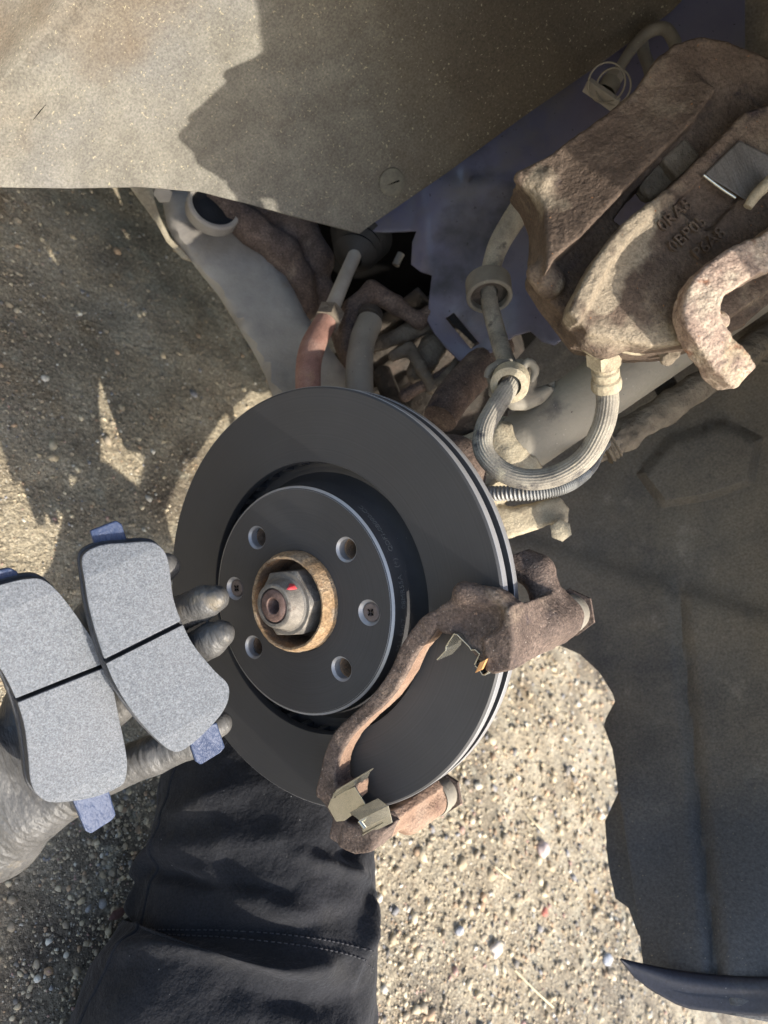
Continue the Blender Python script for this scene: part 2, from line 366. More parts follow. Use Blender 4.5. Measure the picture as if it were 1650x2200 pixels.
M['disc_gloss'] = mat('disc_paint', [(.036, .036, .038), (.05, .05, .053)], 40, .38, bumps=((1200, .12),), spots=[((.4, .39, .36), 800, .745)], patch=[((.04, .04, .04), 40, .6, .75)], spec=.5)
M['disc_edge_lit'] = mat('lit_disc_edge', [(.27, .27, .275), (.34, .34, .345)], 40, .4, metal=.3, bumps=((2000, .1),), spots=[((.25, .22, .16), 900, .73)])  # disc coating lightened: sunlight painted onto rim and chamfer edges
M['engrave'] = mat('engraved_grey', [(.09, .09, .09), (.14, .14, .135)], 300, .6)
M['screw'] = mat('screw_steel', [(.1, .08, .075), (.17, .14, .13)], 300, .6, metal=.2, bumps=((1200, .4),))
M['pad'] = mat('friction_material', [(.08, .088, .1), (.108, .117, .13), (.14, .148, .16)], 500, .8, bumps=((1100, .45), (2600, .3)), spots=[((.34, .35, .36), 1500, .65), ((.07, .07, .08), 1500, .67)], fine=(1100, .4), patch=[((.12, .125, .135), 14, .5, .8)])
M['pad_side'] = mat('pad_side', [(.02, .021, .024), (.05, .052, .058)], 200, .6, bumps=((900, .3),))
M['plate_blue'] = mat('blue_backing_plate', [(.02, .034, .078), (.032, .048, .098), (.048, .066, .118)], 90, .5, metal=.05, bumps=((220, .5), (900, .1)), stretch=((.5, .4, .3), (1, .3, 1)))
M['steel'] = mat('stainless', [(.42, .41, .35), (.52, .505, .44)], 60, .27, metal=.9, bumps=(), fine=(500, .1))
M['copper'] = mat('clip_copper', [(.5, .25, .09), (.6, .33, .14)], 200, .5, metal=.3)
M['glove'] = mat('grey_glove', [(.05, .049, .047), (.075, .073, .07), (.105, .101, .095)], 40, .5, spec=.35, bumps=((75, .35), (40, .2), (900, .08)), patch=[((.19, .16, .115), 32, .6, .76), ((.04, .038, .036), 75, .6, .7)], fine=(1200, .12), stretch=((.3, .2, .9), (1, .3, 1)))
M['black_rubber'] = mat('black_rubber', [(.006, .006, .006), (.014, .013, .013)], 60, .6)
M['dark'] = mat('near_black', [(.003, .003, .003), (.006, .0055, .005)], 30, .95, spec=.05)
M['grime'] = mat('engine_grime', [(.02, .017, .014), (.05, .042, .034), (.08, .06, .048)], 45, .85, bumps=((200, .5),))
M['cable'] = mat('grey_conduit', [(.2, .2, .195), (.3, .3, .29)], 80, .5, metal=.2, bumps=((900, .2),), patch=[((.35, .31, .24), 60, .58, .7)])
M['hose'] = mat('dusty_hose', [(.14, .125, .105), (.25, .225, .185), (.33, .3, .24)], 55, .8, bumps=((500, .3), (1500, .3)), patch=[((.06, .055, .055), 70, .57, .68), ((.44, .39, .28), 40, .6, .72)], fine=(900, .2))
M['leaf'] = mat('dry_leaf', [(.12, .06, .05), (.2, .1, .08)], 200, .7, bumps=((500, .4),))
M['straw'] = mat('dry_straw', [(.5, .42, .27), (.6, .52, .36)], 200, .8)

# cloth and gravel materials
def cloth_mat():
    Mt = mat('black_twill', [(.014, .0145, .0165), (.019, .0195, .022), (.026, .0262, .029)], 12, .95, bumps=((60, .25), (420, .2), (900, .2)), spots=[((.3, .29, .27), 300, .765)], fine=(700, .3), spec=.12, patch=[((.03, .029, .028), 14, .56, .78)])
    nt = Mt.node_tree; b = nt.nodes['Principled BSDF']; b.inputs['Sheen Weight'].default_value = .1; b.inputs['Sheen Roughness'].default_value = .45
    b.inputs['Sheen Tint'].default_value = (.8, .8, .85, 1)
    return Mt
M['cloth'] = cloth_mat()
M['thread'] = mat('grey_thread', [(.03, .03, .034), (.05, .05, .055)], 200, .8)
M['soil'] = mat('sandy_soil', [(.22, .18, .125), (.36, .305, .215), (.48, .42, .31)], 14, .95, bumps=((120, .7), (500, .7), (1600, .5)), patch=[((.1, .08, .06), 4, .52, .7), ((.2, .14, .075), 9, .6, .74), ((.36, .33, .25), 26, .58, .7)], fine=(330, .55), spots=[((.6, .55, .44), 260, .66), ((.12, .1, .08), 240, .7)])
M['stone'] = mat('gravel_stone', [(.2, .18, .15), (.34, .3, .24)], 300, .85, bumps=((500, .4), (1500, .4)), attr='tint')

# ------------------------------------------------------------------ setting: ground and gravel
GZ = -300.0
def grid_ground():
    xs = np.concatenate([np.linspace(-60000, -2500, 8), np.linspace(-2300, 900, 260), np.linspace(1200, 60000, 8)])
    ys = np.concatenate([np.linspace(-60000, -2300, 8), np.linspace(-2100, 1500, 280), np.linspace(1800, 60000, 8)])
    X, Y = np.meshgrid(xs, ys, indexing='ij'); p = np.stack([X.ravel(), Y.ravel(), np.zeros(X.size)], 1)
    near = (np.abs(p[:, 0] + 700) < 1700) & (np.abs(p[:, 1] + 300) < 1900)
    z = GZ + np.where(near, 9 * fbm(p / 160, 3) + 4 * fbm(p / 35, 3), 0)
    p[:, 2] = z; n, k = X.shape
    i = np.arange(n * k).reshape(n, k); f = np.stack([i[:-1, :-1], i[1:, :-1], i[1:, 1:], i[:-1, 1:]], -1).reshape(-1, 4)
    return p, f
gp, gf = grid_ground()
ground = tag(mk('ground', gp, gf, M['soil']), 'sandy gravel ground under the car', kind='structure')
def gz(x, y):
    p = np.stack([x, y, np.zeros_like(x)], 1); return GZ + 9 * fbm(p / 160, 3) + 4 * fbm(p / 35, 3)
PHI = (1 + 5 ** .5) / 2
ICO = np.array([(-1, PHI, 0), (1, PHI, 0), (-1, -PHI, 0), (1, -PHI, 0), (0, -1, PHI), (0, 1, PHI), (0, -1, -PHI), (0, 1, -PHI), (PHI, 0, -1), (PHI, 0, 1), (-PHI, 0, -1), (-PHI, 0, 1)]) / 1.902
ICF = np.array([(0, 11, 5), (0, 5, 1), (0, 1, 7), (0, 7, 10), (0, 10, 11), (1, 5, 9), (5, 11, 4), (11, 10, 2), (10, 7, 6), (7, 1, 8), (3, 9, 4), (3, 4, 2), (3, 2, 6), (3, 6, 8), (3, 8, 9), (4, 9, 5), (2, 4, 11), (6, 2, 10), (8, 6, 7), (9, 8, 1)])
def gravel(n):
    # spread over the patch of ground in view (drawn densest near the wheel)
    px = rng.uniform(-80, 1500, n * 3); py = rng.uniform(380, 2280, n * 3)
    r = CR.T @ np.stack([(px - 825) / F, -(py - 1100) / F, -np.ones_like(px)])
    t = (GZ - CC[2]) / r[2]; ok = (r[2] < -.12) & (t < 2600) & (t > 0)
    x = (CC[0] + r[0] * t)[ok][:n]; y = (CC[1] + r[1] * t)[ok][:n]; dist = t[ok][:n]; n = len(x)
    size = np.exp(rng.normal(0, .62, n)) * .9 * np.where(-x * .643 + y * .766 > 60, np.clip(.95 * (dist / 700) ** 1.2, .85, 2.0), .7); size = np.clip(size, .45, np.where(dist < 760, 3.2, 7.5))
    pq = np.stack([x, y, np.zeros_like(x)], 1); keep = (fbm(pq / 55, 3) + .35 * rng.normal(size=n) > -.12) | (size > 3.4)
    x, y, size = x[keep], y[keep], size[keep]; n = len(x)
    V0 = ICO[None] * (1 + .28 * rng.normal(size=(n, 12, 1)).clip(-1.3, 1.3))
    V0 = V0 * (size[:, None, None] * rng.uniform(.7, 1.3, (n, 1, 3))); V0[:, :, 2] *= .65
    a = rng.uniform(0, 6.28, n); c, s = np.cos(a)[:, None], np.sin(a)[:, None]
    X = V0[:, :, 0] * c - V0[:, :, 1] * s + x[:, None]; Y = V0[:, :, 0] * s + V0[:, :, 1] * c + y[:, None]
    Z = V0[:, :, 2] + gz(x, y)[:, None] + size[:, None] * .1
    V = np.stack([X, Y, Z], -1).reshape(-1, 3) * MM
    Fc = (ICF[None] + 12 * np.arange(n)[:, None, None]).reshape(-1, 3)
    base = np.array([(.35, .28, .18), (.45, .38, .26), (.27, .22, .155), (.13, .12, .11), (.5, .47, .4), (.3, .2, .12), (.19, .19, .2), (.36, .22, .18)])
    pr = np.array([.28, .22, .22, .06, .07, .09, .04, .02]); k = rng.choice(8, n, p=pr / pr.sum())
    cl = base[k] * rng.uniform(.95, 1.7, (n, 1)); cl = np.repeat(cl, 12, 0)
    me = bpy.data.meshes.new('gravel'); me.vertices.add(len(V)); me.vertices.foreach_set('co', V.ravel())
    me.loops.add(Fc.size); me.loops.foreach_set('vertex_index', Fc.ravel().astype(np.int32))
    me.polygons.add(len(Fc)); me.polygons.foreach_set('loop_start', np.arange(0, Fc.size, 3, dtype=np.int32)); me.update(calc_edges=True)
    at = me.attributes.new('tint', 'FLOAT_COLOR', 'POINT'); at.data.foreach_set('color', np.hstack([cl, np.ones((len(cl), 1))]).astype(np.float32).ravel())
    me.materials.append(M['stone']); return put(bpy.data.objects.new('gravel', me))
tag(gravel(75000), 'loose sandy gravel scattered over the ground', 'gravel', kind='stuff')

# ------------------------------------------------------------------ car body round the wheel arch
ST = math.radians(40)                                     # the wheel is steered this far from the car's side
O_ = np.array([math.cos(ST), math.sin(ST), 0]); N_ = np.array([-math.sin(ST), math.cos(ST), 0]); Z_ = np.array([0, 0, 1.0])
def car_pt(o, n, z): return O_ * o + N_ * n + Z_ * z
car = thing('car_body', 'dark blue car body with grey dusty wheel arch liners, wheel removed', 'car')
AZ, AR, AB, AL = 150, 352, 362, 200
def build_fender():
    v, f = [], []; A = np.radians(np.linspace(-32, 205, 120))
    prof = [(110, 2), (112, 0), (115, .5), (118, 4), (121, 16), (127, 60), (128, 140), (120, 240), (110, 330)]
    for a in A:
        for o, dr in prof:
            dg = math.degrees(a); k = .02 + .98 * min(1, max(0, (dg - 5) / 40)) ** 1.5
            q = dr * .5 if dr <= 16 else 8 + (dr - 16) * k
            tp = min(1, (dg + 32) / 9) ** .6; o = 110 + (o - 110) * tp; q = q * tp
            v.append(car_pt(o, (AR + q) * math.cos(a), AZ + (AB if math.sin(a) > 0 else AL) * math.sin(a) + q * math.sin(a)))
    m_ = len(prof)
    f = [(i * m_ + j, i * m_ + j + 1, (i + 1) * m_ + j + 1, (i + 1) * m_ + j) for i in range(len(A) - 1) for j in range(m_ - 1)]
    return mk('fender', v, f, M['navy_gloss'], car, solid=1.5, sharp=60)
build_fender()
def build_overhead():
    v, f = [], []; A = np.radians(np.linspace(28, 160, 40)); Os = np.linspace(-470, 104, 14)
    for a in A:
        for o in Os: v.append(car_pt(o, (AR + 22) * math.cos(a), AZ + (AB + 30) * math.sin(a)))
    m_ = len(Os); f = [(i * m_ + j, i * m_ + j + 1, (i + 1) * m_ + j + 1, (i + 1) * m_ + j) for i in range(len(A) - 1) for j in range(m_ - 1)]
    return mk('arch_top_liner', v, f, M['liner_dark'], car, solid=2)
build_overhead()
def cbox(name, o0, o1, n0, n1, z0, z1, m_, parent=car, bev=0):
    b = [car_pt(o, n, z0) for o, n in ((o0, n0), (o1, n0), (o1, n1), (o0, n1))]
    return extrude(name, b, (0, 0, z1 - z0), m_, parent, bevel=bev)
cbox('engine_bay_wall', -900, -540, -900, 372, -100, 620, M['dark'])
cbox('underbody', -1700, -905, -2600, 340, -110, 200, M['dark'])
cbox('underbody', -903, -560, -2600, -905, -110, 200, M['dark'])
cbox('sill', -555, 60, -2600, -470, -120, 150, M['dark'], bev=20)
cbox('bumper', -1560, -20, 560, 760, 30, 420, M['navy_gloss'], bev=40)

# the big dusty liner behind the wheel (top of the picture)
top_ctrl = [(0, 400, 520), (400, 400, 610), (780, 500, 672), (1400, 20, 610), (540, 0, 520), (0, 0, 430), (1000, 200, 620), (-120, 200, 440), (900, -160, 520), (1500, -160, 590)]
top_out = [(-160, -160), (1620, -160), (1440, 25), (1290, 135), (1130, 245), (960, 370), (880, 425), (800, 480), (772, 502), (735, 492), (640, 468), (540, 440), (430, 412), (300, 402), (150, 405), (0, 402), (-160, 398)]
td = rbf(top_ctrl)
def top_extra(x, y):
    e = 16 * math.exp(-(((x - 90) * .75 + (y - 60) * .66) / 45) ** 2)          # a moulded channel in the upper left corner
    e -= 5 * math.exp(-((y - (405 + max(0, x - 300) * .2)) / 14) ** 2)        # rolled lower edge
    e += 3 * math.sin(x / 210 + y / 330) + 2 * math.sin(x / 90 - y / 140)
    return e
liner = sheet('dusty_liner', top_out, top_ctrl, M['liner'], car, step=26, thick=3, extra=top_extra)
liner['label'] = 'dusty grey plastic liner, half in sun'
lp = lambda x, y: P(x, y, td(x, y) + top_extra(x, y))
ln = np.cross(lp(855, 390) - lp(825, 390), lp(840, 375) - lp(840, 405)); ln /= np.linalg.norm(ln); ln = ln if ln @ (CC - lp(840, 390)) > 0 else -ln
cp = lp(840, 390) + ln * 2.0
clip = lathe('push_clip', [(0, 0), (0, 11.5), (1.6, 11.5), (2.6, 10), (3, 5), (3.1, 0)], M['rubber_clip'], liner, cp, ln, seg=40, closed=False)
boxm('clip_slot', cp + ln * 3.1, (CR[0] + CR[1] * .3, CR[1], ln), (6, .7, .15), M['dark'], liner, 0)

tube('scratch', [lp(62, 268) + ln * 1.7, lp(84, 240) + ln * 1.7, lp(108, 212) + ln * 1.7], [.2, .55, .2], M['dark'], liner, n=10, seg=6)
# grey liner ahead of the wheel (right of the picture) with its moulded bump
r_ctrl = [(1050, 1150, 800), (1100, 1400, 775), (1320, 1500, 700), (1330, 1710, 625), (1385, 2110, 528), (1650, 2150, 494), (1850, 2210, 480), (1800, 1700, 560), (1650, 1600, 600), (1650, 1000, 680), (1400, 800, 760), (1650, 700, 700), (1800, 600, 640), (1150, 900, 810)]
r_out = [(1385, 2118), (1382, 2060), (1374, 1995), (1352, 1850), (1336, 1740), (1328, 1700), (1322, 1645), (1316, 1610), (1298, 1562), (1302, 1545), (1322, 1508), (1316, 1490), (1288, 1445), (1245, 1405), (1195, 1384), (1120, 1395), (1030, 1400), (1030, 1100), (1040, 850), (1300, 560), (1850, 500), (1850, 2215), (1650, 2195), (1540, 2175), (1460, 2155), (1410, 2135)]
bump = [(1368, 1020), (1440, 940), (1560, 900), (1640, 940), (1620, 1040), (1520, 1075), (1420, 1092)]
bump_in = [(1495 + (a - 1495) * .84, 1000 + (b - 1000) * .8) for a, b in bump]
def r_extra(x, y):
    d = pdist(x, y, bump); ins = inpoly(x, y, bump); d2 = pdist(x, y, bump_in); top = inpoly(x, y, bump_in) or d2 < .5
    e = (-12 if top else -12 * d / (d + d2 + 1e-6)) if ins and d > .5 else 0
    e += -9 / (1 + math.exp(-(y - 1180 - .32 * (x - 1200)) / 9)) + 7 * math.exp(-((x - 1500 - .1 * (y - 1700)) / 14) ** 2) * (y > 1250)
    e += 4 * math.sin(y / 120) * min(1, max(0, (x - 1350) / 100)) + 3 * math.sin(x / 80 + y / 200)
    return e
rl = sheet('grey_liner', r_out, r_ctrl, M['liner_dark'], car, step=13, thick=2.5, extra=r_extra, lines=[bump, bump_in])
rl['label'] = 'dark grey plastic liner ahead of the wheel, in shade'
# second flange behind the liner edge
sheet('liner_flange', [(1330, 1700), (1300, 1765), (1306, 1850), (1322, 1930), (1350, 1950), (1372, 2010), (1400, 2010), (1400, 1700)], [(1300, 1700, 655), (1300, 1950, 585), (1400, 1700, 640), (1400, 2000, 565)], M['liner_dark'], car, step=25, thick=2)
fx = P(1648, 740, 690)
lathe('fir_tree_clip', [(0, 0), (0, 19), (-3, 19), (-4, 16), (-2.5, 14), (-2.5, 11), (-5, 9), (-5, 0)], M['liner_dark'], rl, fx, fx - CC, seg=40, closed=False)

# navy inner wing with its slotted bracket
blue_ctrl = [(780, 490, 700), (900, 430, 698), (1000, 650, 690), (1200, 720, 660), (1440, 20, 640), (1300, 300, 655), (1500, 400, 640)]
blue_out = [(760, 480), (880, 400), (1130, 225), (1300, 105), (1460, -30), (1600, -30), (1600, 600), (1300, 690), (1240, 705), (1192, 742), (1165, 735), (1140, 712), (1105, 722), (1058, 757), (1012, 782), (985, 775), (958, 748), (932, 715), (918, 690), (922, 640), (928, 592), (905, 585), (883, 568), (886, 520), (896, 497), (830, 500), (790, 498)]
slot = [(957, 684), (975, 672), (1030, 738), (1012, 750)]
def blue_extra(x, y):
    e = -7 / (1 + math.exp(-(x - 898 - (y - 430) * .05) / 3)) if y > 380 else 0
    e += 5 * math.exp(-((x - 1000) ** 2 / 4000 + (y - 700) ** 2 / 4000)); e += 4 * math.sin(x / 120 - y / 160)
    return e
blue = sheet('inner_wing', blue_out, blue_ctrl, M['navy'], car, step=16, thick=2.5, extra=blue_extra, holes=[slot])
blue['label'] = 'dusty navy painted inner wing panel'
# dark moulding above the inner wing and the rust stained pillar behind the caliper
sheet('upper_inner_wing', [(1440, -60), (1900, -60), (1900, 700), (1480, 620), (1420, 200)], [(1440, 0, 690), (1650, 0, 640), (1650, 500, 690), (1450, 300, 700)], M['liner_dark'], car, step=40, thick=2,
      extra=lambda x, y: -26 * math.exp(-((x - 1520 + y * .2) / 45) ** 2))

# ------------------------------------------------------------------ suspension
arm_ctrl = [(350, 420, 742), (400, 560, 720), (600, 850, 690), (740, 850, 705), (640, 650, 735), (560, 500, 755)]
arm = thing('control_arm', 'dusty grey pressed steel control arm with rubber bush above left of the disc', 'control arm')
def arm_extra(x, y):
    # crowned pressing: edges turn down
    d = pdist(x, y, arm_out); return 10 * math.exp(-d / 6) + 3 * math.sin(x / 60) * math.sin(y / 70)
arm_out = [(352, 412), (354, 445), (362, 485), (382, 522), (425, 575), (475, 638), (520, 710), (552, 765), (575, 812), (592, 860), (640, 900), (790, 900), (772, 850), (735, 790), (690, 728), (655, 680), (628, 625), (598, 575), (565, 535), (535, 500), (520, 440), (440, 400), (390, 395)]
eye = [(455 + 48 * math.cos(t) * .9 - 28 * math.sin(t), 452 + 42 * math.cos(t) + 40 * math.sin(t)) for t in np.linspace(0, 2 * math.pi, 22, endpoint=False)]
sheet('arm_pressing', arm_out, arm_ctrl, M['arm'], arm, step=14, thick=5, extra=arm_extra)
bc = P(458, 450, 722); bax = P(458, 450, 722) - P(420, 500, 760)
bax = np.array([0.45, 0.1, 0.9]); 
lathe('bush_collar', [(-6, 26), (5, 26), (6.5, 24.5), (6.5, 21.5), (-6, 21.5)], M['arm'], arm, bc, bax, seg=48)
lathe('rubber_bush', [(-6, 0), (-6, 21), (3, 21), (1, 14), (3, 8), (3, 0)], M['black_rubber'], arm, bc, bax, seg=40, closed=False)
sheet('arm_flange', [(280, 404), (330, 396), (332, 430), (345, 470), (366, 512), (400, 548), (412, 562), (392, 556), (358, 520), (335, 478)], [(280, 400, 735), (330, 400, 735), (400, 550, 728), (340, 480, 728)], M['dust'], arm, step=10, thick=2.5)
lathe('bolt_head', [(0, 0), (0, 9), (-6, 9), (-7, 7), (-7, 0)], M['arm'], arm, P(350, 416, 724), P(350, 416, 720) - CC, seg=6, closed=False)
sub = thing('subframe', 'rusty brown subframe bracket beside the control arm bush', 'subframe')
sub_pts = [P(*q) for q in ((470, 430, 735), (540, 490, 740), (610, 545, 752), (640, 600, 765), (655, 660, 775))]
def f_sub(p):
    d = s_chain(p, sub_pts, [16, 15, 17, 15, 14], 8)
    d = smin(d, s_chain(p, [P(560, 440, 765), P(640, 490, 770), (P(690, 560, 780))], [20, 18, 14], 10), 10)
    d = smin(d, s_chain(p, [P(640, 490, 770), P(700, 640, 790), P(760, 780, 800)], [12, 12, 12], 10), 10)
    return d
sdf('bracket', f_sub, sub_pts + [P(560, 440, 765), P(690, 560, 790), P(760, 780, 800)], 26, 2.0, M['rust_orange_lit'] if False else M['rust'], sub, rough=[(18, 2.5), (5, .8)])
side = [(-135, -190), (-130, -10), (-225, 10), (-290, -40), (-440, -150), (-440, -240), (-330, -235), (-220, -205)]
extrude('sun_blocker', [np.array([*q, -122.0]) for q in side], (0, 0, 92), M['grime'], sub, bevel=6)  # hidden block added to keep sun off the ground at left
tie = thing('tie_rod', 'pinkish rusty tie rod end running up behind the disc', 'tie rod')
tube('rod_end', [P(665, 900, 600), P(662, 800, 610), P(672, 745, 622), P(700, 690, 640), P(712, 670, 648)], [10.5, 10.5, 10.5, 9.5, 9], mat('pink_rust', [(.16, .085, .065), (.24, .13, .1), (.3, .19, .15)], 60, .85, bumps=((420, .4), (1500, .4)), patch=[((.3, .2, .1), 35, .6, .74)], fine=(1300, .25)), tie)
tube('rod', [P(708, 676, 646), P(735, 610, 672), P(770, 530, 705)], [7, 6.5, 6.5], M['arm'], tie)
lathe('lock_nut', [(-7, 12.5), (7, 12.5), (7, 6), (-7, 6)], M['mud'], tie, P(706, 682, 643), P(735, 610, 672) - P(700, 690, 640), seg=6)
g0, g1 = P(758, 560, 700), P(785, 480, 730); gp_ = [(0, 8)] + [(6 + i * 4.5, 16 + i * 1.6 + (3.5 if i % 2 else 0)) for i in range(8)] + [(44, 0)]
lathe('gaiter', gp_, M['black_rubber'], tie, g0, g1 - g0, seg=36, closed=False)
drv = thing('driveshaft', 'dusty grey driveshaft tube behind the disc, right of the tie rod', 'driveshaft')
tube('shaft', [P(775, 920, 620), P(772, 800, 632), P(778, 735, 645), P(795, 690, 660)], [12, 11.5, 11.5, 11], M['strut'], drv, prof=lambda t, q: 1 + .03 * math.sin(9 * t + 2 * q))
yk = [P(*q) for q in ((745, 720, 668), (760, 660, 676), (800, 625, 685), (850, 655, 690), (900, 690, 692), (935, 660, 694))]
sdf('yoke', lambda p: smin(s_chain(p, yk, [7, 9, 9, 8, 7, 6], 4), s_cap(p, P(752, 690, 668), P(748, 745, 662), 7, 8), 5), yk, 16, 1.6, M['rust'], drv, rough=[(9, 1.5)])
lathe('joint_cap', [(0, 0), (0, 11), (-8, 11), (-10, 9), (-10, 0)], M['grime'], drv, P(793, 685, 664), P(793, 690, 664) - P(812, 640, 690), seg=24, closed=False)
tube('inner_shaft', [np.array([-80., 0, 0]), np.array([-230., -60, 10]), np.array([-480., -230, 20])], [14, 12, 12], M['grime'], drv, n=30)
lathe('outer_gaiter', [(0, 34)] + [(8 + i * 9, 36 - i * 2.2 + (4 if i % 2 else 0)) for i in range(9)] + [(92, 14)], M['black_rubber'], drv, (-95, -5, 0), (-.93, -.36, .03), seg=36, closed=False)
tube('arm_tip', [P(640, 870, 690), P(760, 1000, 660), np.array([-78., -18, -128])], [26, 24, 20], M['arm'], arm, n=24)
gb = thing('occluder', 'added dark mass blocking sun behind the disc', 'occluder')  # dark mass added to stop sun leaking through behind the disc
gq = [np.array(q, float) for q in ((-380, -190, -30), (-450, -260, -20), (-400, -120, -40))]
def f_gb(p):
    d = smin(s_cap(p, gq[0], gq[1], 84, 92), s_cap(p, gq[0], gq[2], 80, 70), 20)
    for k in range(5):
        a = np.array([-380. + 12 * k, -190 - 20 * (k - 2), -30]); d = smin(d, s_box(p, a, ((.6, .8, 0), (-.8, .6, 0), (0, 0, 1)), (3, 88, 88), 2), 4)
    return d
sdf('mass', f_gb, gq, 100, 4.0, M['grime'], gb, rough=[(20, 3)])
blk = thing('engine_mount', 'dirty brown bracket of small plates in the dark behind the disc', 'bracket')
b1 = [P(*q) for q in ((800, 745, 700), (870, 718, 705), (935, 690, 712))]
sdf('upper_plate', lambda p: s_chain(p, b1, [6, 8, 9], 4), b1, 16, 1.6, M['mud'], blk, rough=[(8, 1.5)])
b2 = [P(*q) for q in ((845, 765, 690), (880, 750, 690), (905, 790, 690), (930, 835, 690), (965, 800, 694), (985, 770, 700))]
sdf('clip_plate', lambda p: smin(s_chain(p, b2, [5, 6, 6, 5, 4, 4], 3), s_cap(p, P(930, 745, 715), P(900, 800, 712), 13, 12), 4), b2, 18, 1.5, M['mud'], blk, rough=[(6, 1.2)])
b3 = [P(*q) for q in ((870, 850, 690), (915, 825, 694), (960, 800, 700))]
sdf('lower_plate', lambda p: s_chain(p, b3, [6, 5, 5], 3), b3, 14, 1.5, M['rust'], blk, rough=[(6, 1.2)])
tube('dark_pipe', [P(945, 900, 640), P(975, 850, 655), P(1030, 790, 680), P(1070, 740, 700)], [15, 16, 17, 17], M['rust'], blk)
tube('grey_pipe', [P(820, 800, 760), P(850, 870, 740), P(900, 940, 720)], 10, M['grime'], blk)
tube('small_pipe', [P(850, 570, 800), P(862, 545, 800)], 4, M['strut'], blk, n=6)

strut = thing('suspension_strut', 'dusty grey strut tube rising right behind the brake hose', 'strut')
s0, s1 = P(1075, 985, 560), P(1640, 590, 505)
sd = (s1 - s0) / np.linalg.norm(s1 - s0)
lathe('strut_tube', [(-40, 22), (30, 22.5), (150, 22.5), (151, 24), (155, 24), (156, 22.5), (330, 22.5)], M['strut'], strut, s0, sd, seg=72, closed=False, cap=True)
# knuckle clamp round the foot of the strut
kp = [P(*q) for q in ((960, 965, 545), (1020, 950, 545), (1075, 1000, 545), (1110, 1060, 540), (1080, 1110, 540), (1060, 1180, 540))]
knuckle = thing('steering_knuckle', 'dust caked steering knuckle clamp behind the right edge of the disc', 'steering knuckle')
def f_kn(p):
    d = s_cap(p, s0 - sd * 45, s0 + sd * 4, 30, 29)
    d = smax(d, -s_cap(p, s0 - sd * 90, s0 + sd * 60, 22), 2)
    d = smin(d, s_cprism(p, [(950, 945), (1035, 932), (1080, 980), (1100, 1060), (1000, 1120), (960, 1050)], 548, 40, 4), 5)
    d = smin(d, s_cprism(p, [(1040, 1090), (1110, 1090), (1205, 1066), (1228, 1092), (1222, 1118), (1180, 1128), (1100, 1155), (1040, 1160)], 545, 18, 4, tilt=(.1, .2)), 6)
    d = smin(d, s_cap(p, P(1205, 1122, 552), P(1196, 1140, 552), 5, 4), 3)
    d = smin(d, s_chain(p, [P(1070, 930, 538), P(1100, 985, 536), P(1140, 1010, 540)], [7, 8, 6], 5), 5)
    d = np.maximum(d, p[:, 0] + 26)
    return d
sdf('clamp', f_kn, kp + [P(1230, 1130, 560), P(950, 940, 590)], 30, 1.7, M['dust'], knuckle, rough=[(12, 2), (4, .8)])
cr_pts = [np.array(q, float) for q in ((-58, 0, 0), (-75, -15, -120), (-70, 40, 30), (-90, -50, 90))]
def f_car(p):
    d = s_cap(p, np.array([-45., 0, 0]), np.array([-95., 0, 0]), 62, 50)  # carrier barrel oversized to close sun leaks onto the ground
    d = smin(d, s_chain(p, [cr_pts[0], np.array([-66., -10, -70]), cr_pts[1]], [34, 26, 20], 10), 12)
    d = smin(d, s_chain(p, [cr_pts[0], cr_pts[3], s0 - sd * 30], [34, 24, 22], 10), 12)
    d = smin(d, s_chain(p, [np.array([-60., -20, -40]), P(665, 900, 600)], [22, 12], 8), 10)
    return np.maximum(d, p[:, 0] + 26)
sdf('hub_carrier', f_car, cr_pts + [P(665, 900, 600), s0], 68, 3.0, M['rust'], knuckle, rough=[(14, 1.5)])
def sun_leak_shield():  # partial plate added out of sight behind the disc to stop sun leaks
    v, f = [], []; A = np.radians(np.linspace(172, 322, 60)); pr = [(-27, 58), (-27, 134), (-30, 136.5), (-52, 137)]
    for a in A: v += [(x, r * math.cos(a), r * math.sin(a)) for x, r in pr]
    f = [(i * 4 + j, i * 4 + j + 1, i * 4 + j + 5, i * 4 + j + 4) for i in range(59) for j in range(3)]
    return mk('sun_leak_shield', v, f, M['rust'], knuckle, solid=1)
sun_leak_shield()
lathe('clamp_nut', [(0, 0), (0, 8), (-7, 8), (-8, 6), (-8, 0)], M['dust'], knuckle, P(1205, 1140, 543), P(1205, 1140, 540) - CC, seg=6, closed=False)
# hose bracket on the strut
hb = thing('hose_bracket', 'dusty pressed steel bracket holding the brake hose to the strut', 'bracket')
hb_out = [(1042, 800), (1070, 772), (1100, 778), (1120, 772), (1145, 790), (1152, 812), (1150, 835), (1175, 828), (1192, 818), (1188, 845), (1160, 868), (1130, 880), (1100, 880), (1078, 862), (1050, 850), (1052, 830)]
sheet('plate', hb_out, [(1050, 800, 520), (1190, 820, 530), (1100, 880, 522), (1120, 770, 528)], M['strut'], hb, step=8, thick=2.2, extra=lambda x, y: -7 * math.exp(-((x - 1130) ** 2 + (y - 795) ** 2) / 300) + 5 * math.exp(-pdist(x, y, hb_out) / 5))
tube('rolled_tab', [P(1118, 800, 514), P(1135, 778, 512), P(1150, 795, 513), P(1142, 820, 515)], [2.2, 3, 3, 2], M['strut'], hb, n=16)
tube('rolled_tab', [P(1046, 812, 514), P(1052, 795, 513), P(1072, 782, 514), P(1098, 776, 517)], [2.4, 2.8, 2.8, 2.4], M['strut'], hb, n=16)
lathe('hose_seat', [(-6, 13), (5, 13), (6, 11.5), (6, 8), (-6, 8)], M['dust'], hb, P(1096, 822, 508), P(1096, 822, 508) - P(1102, 798, 524), seg=36)
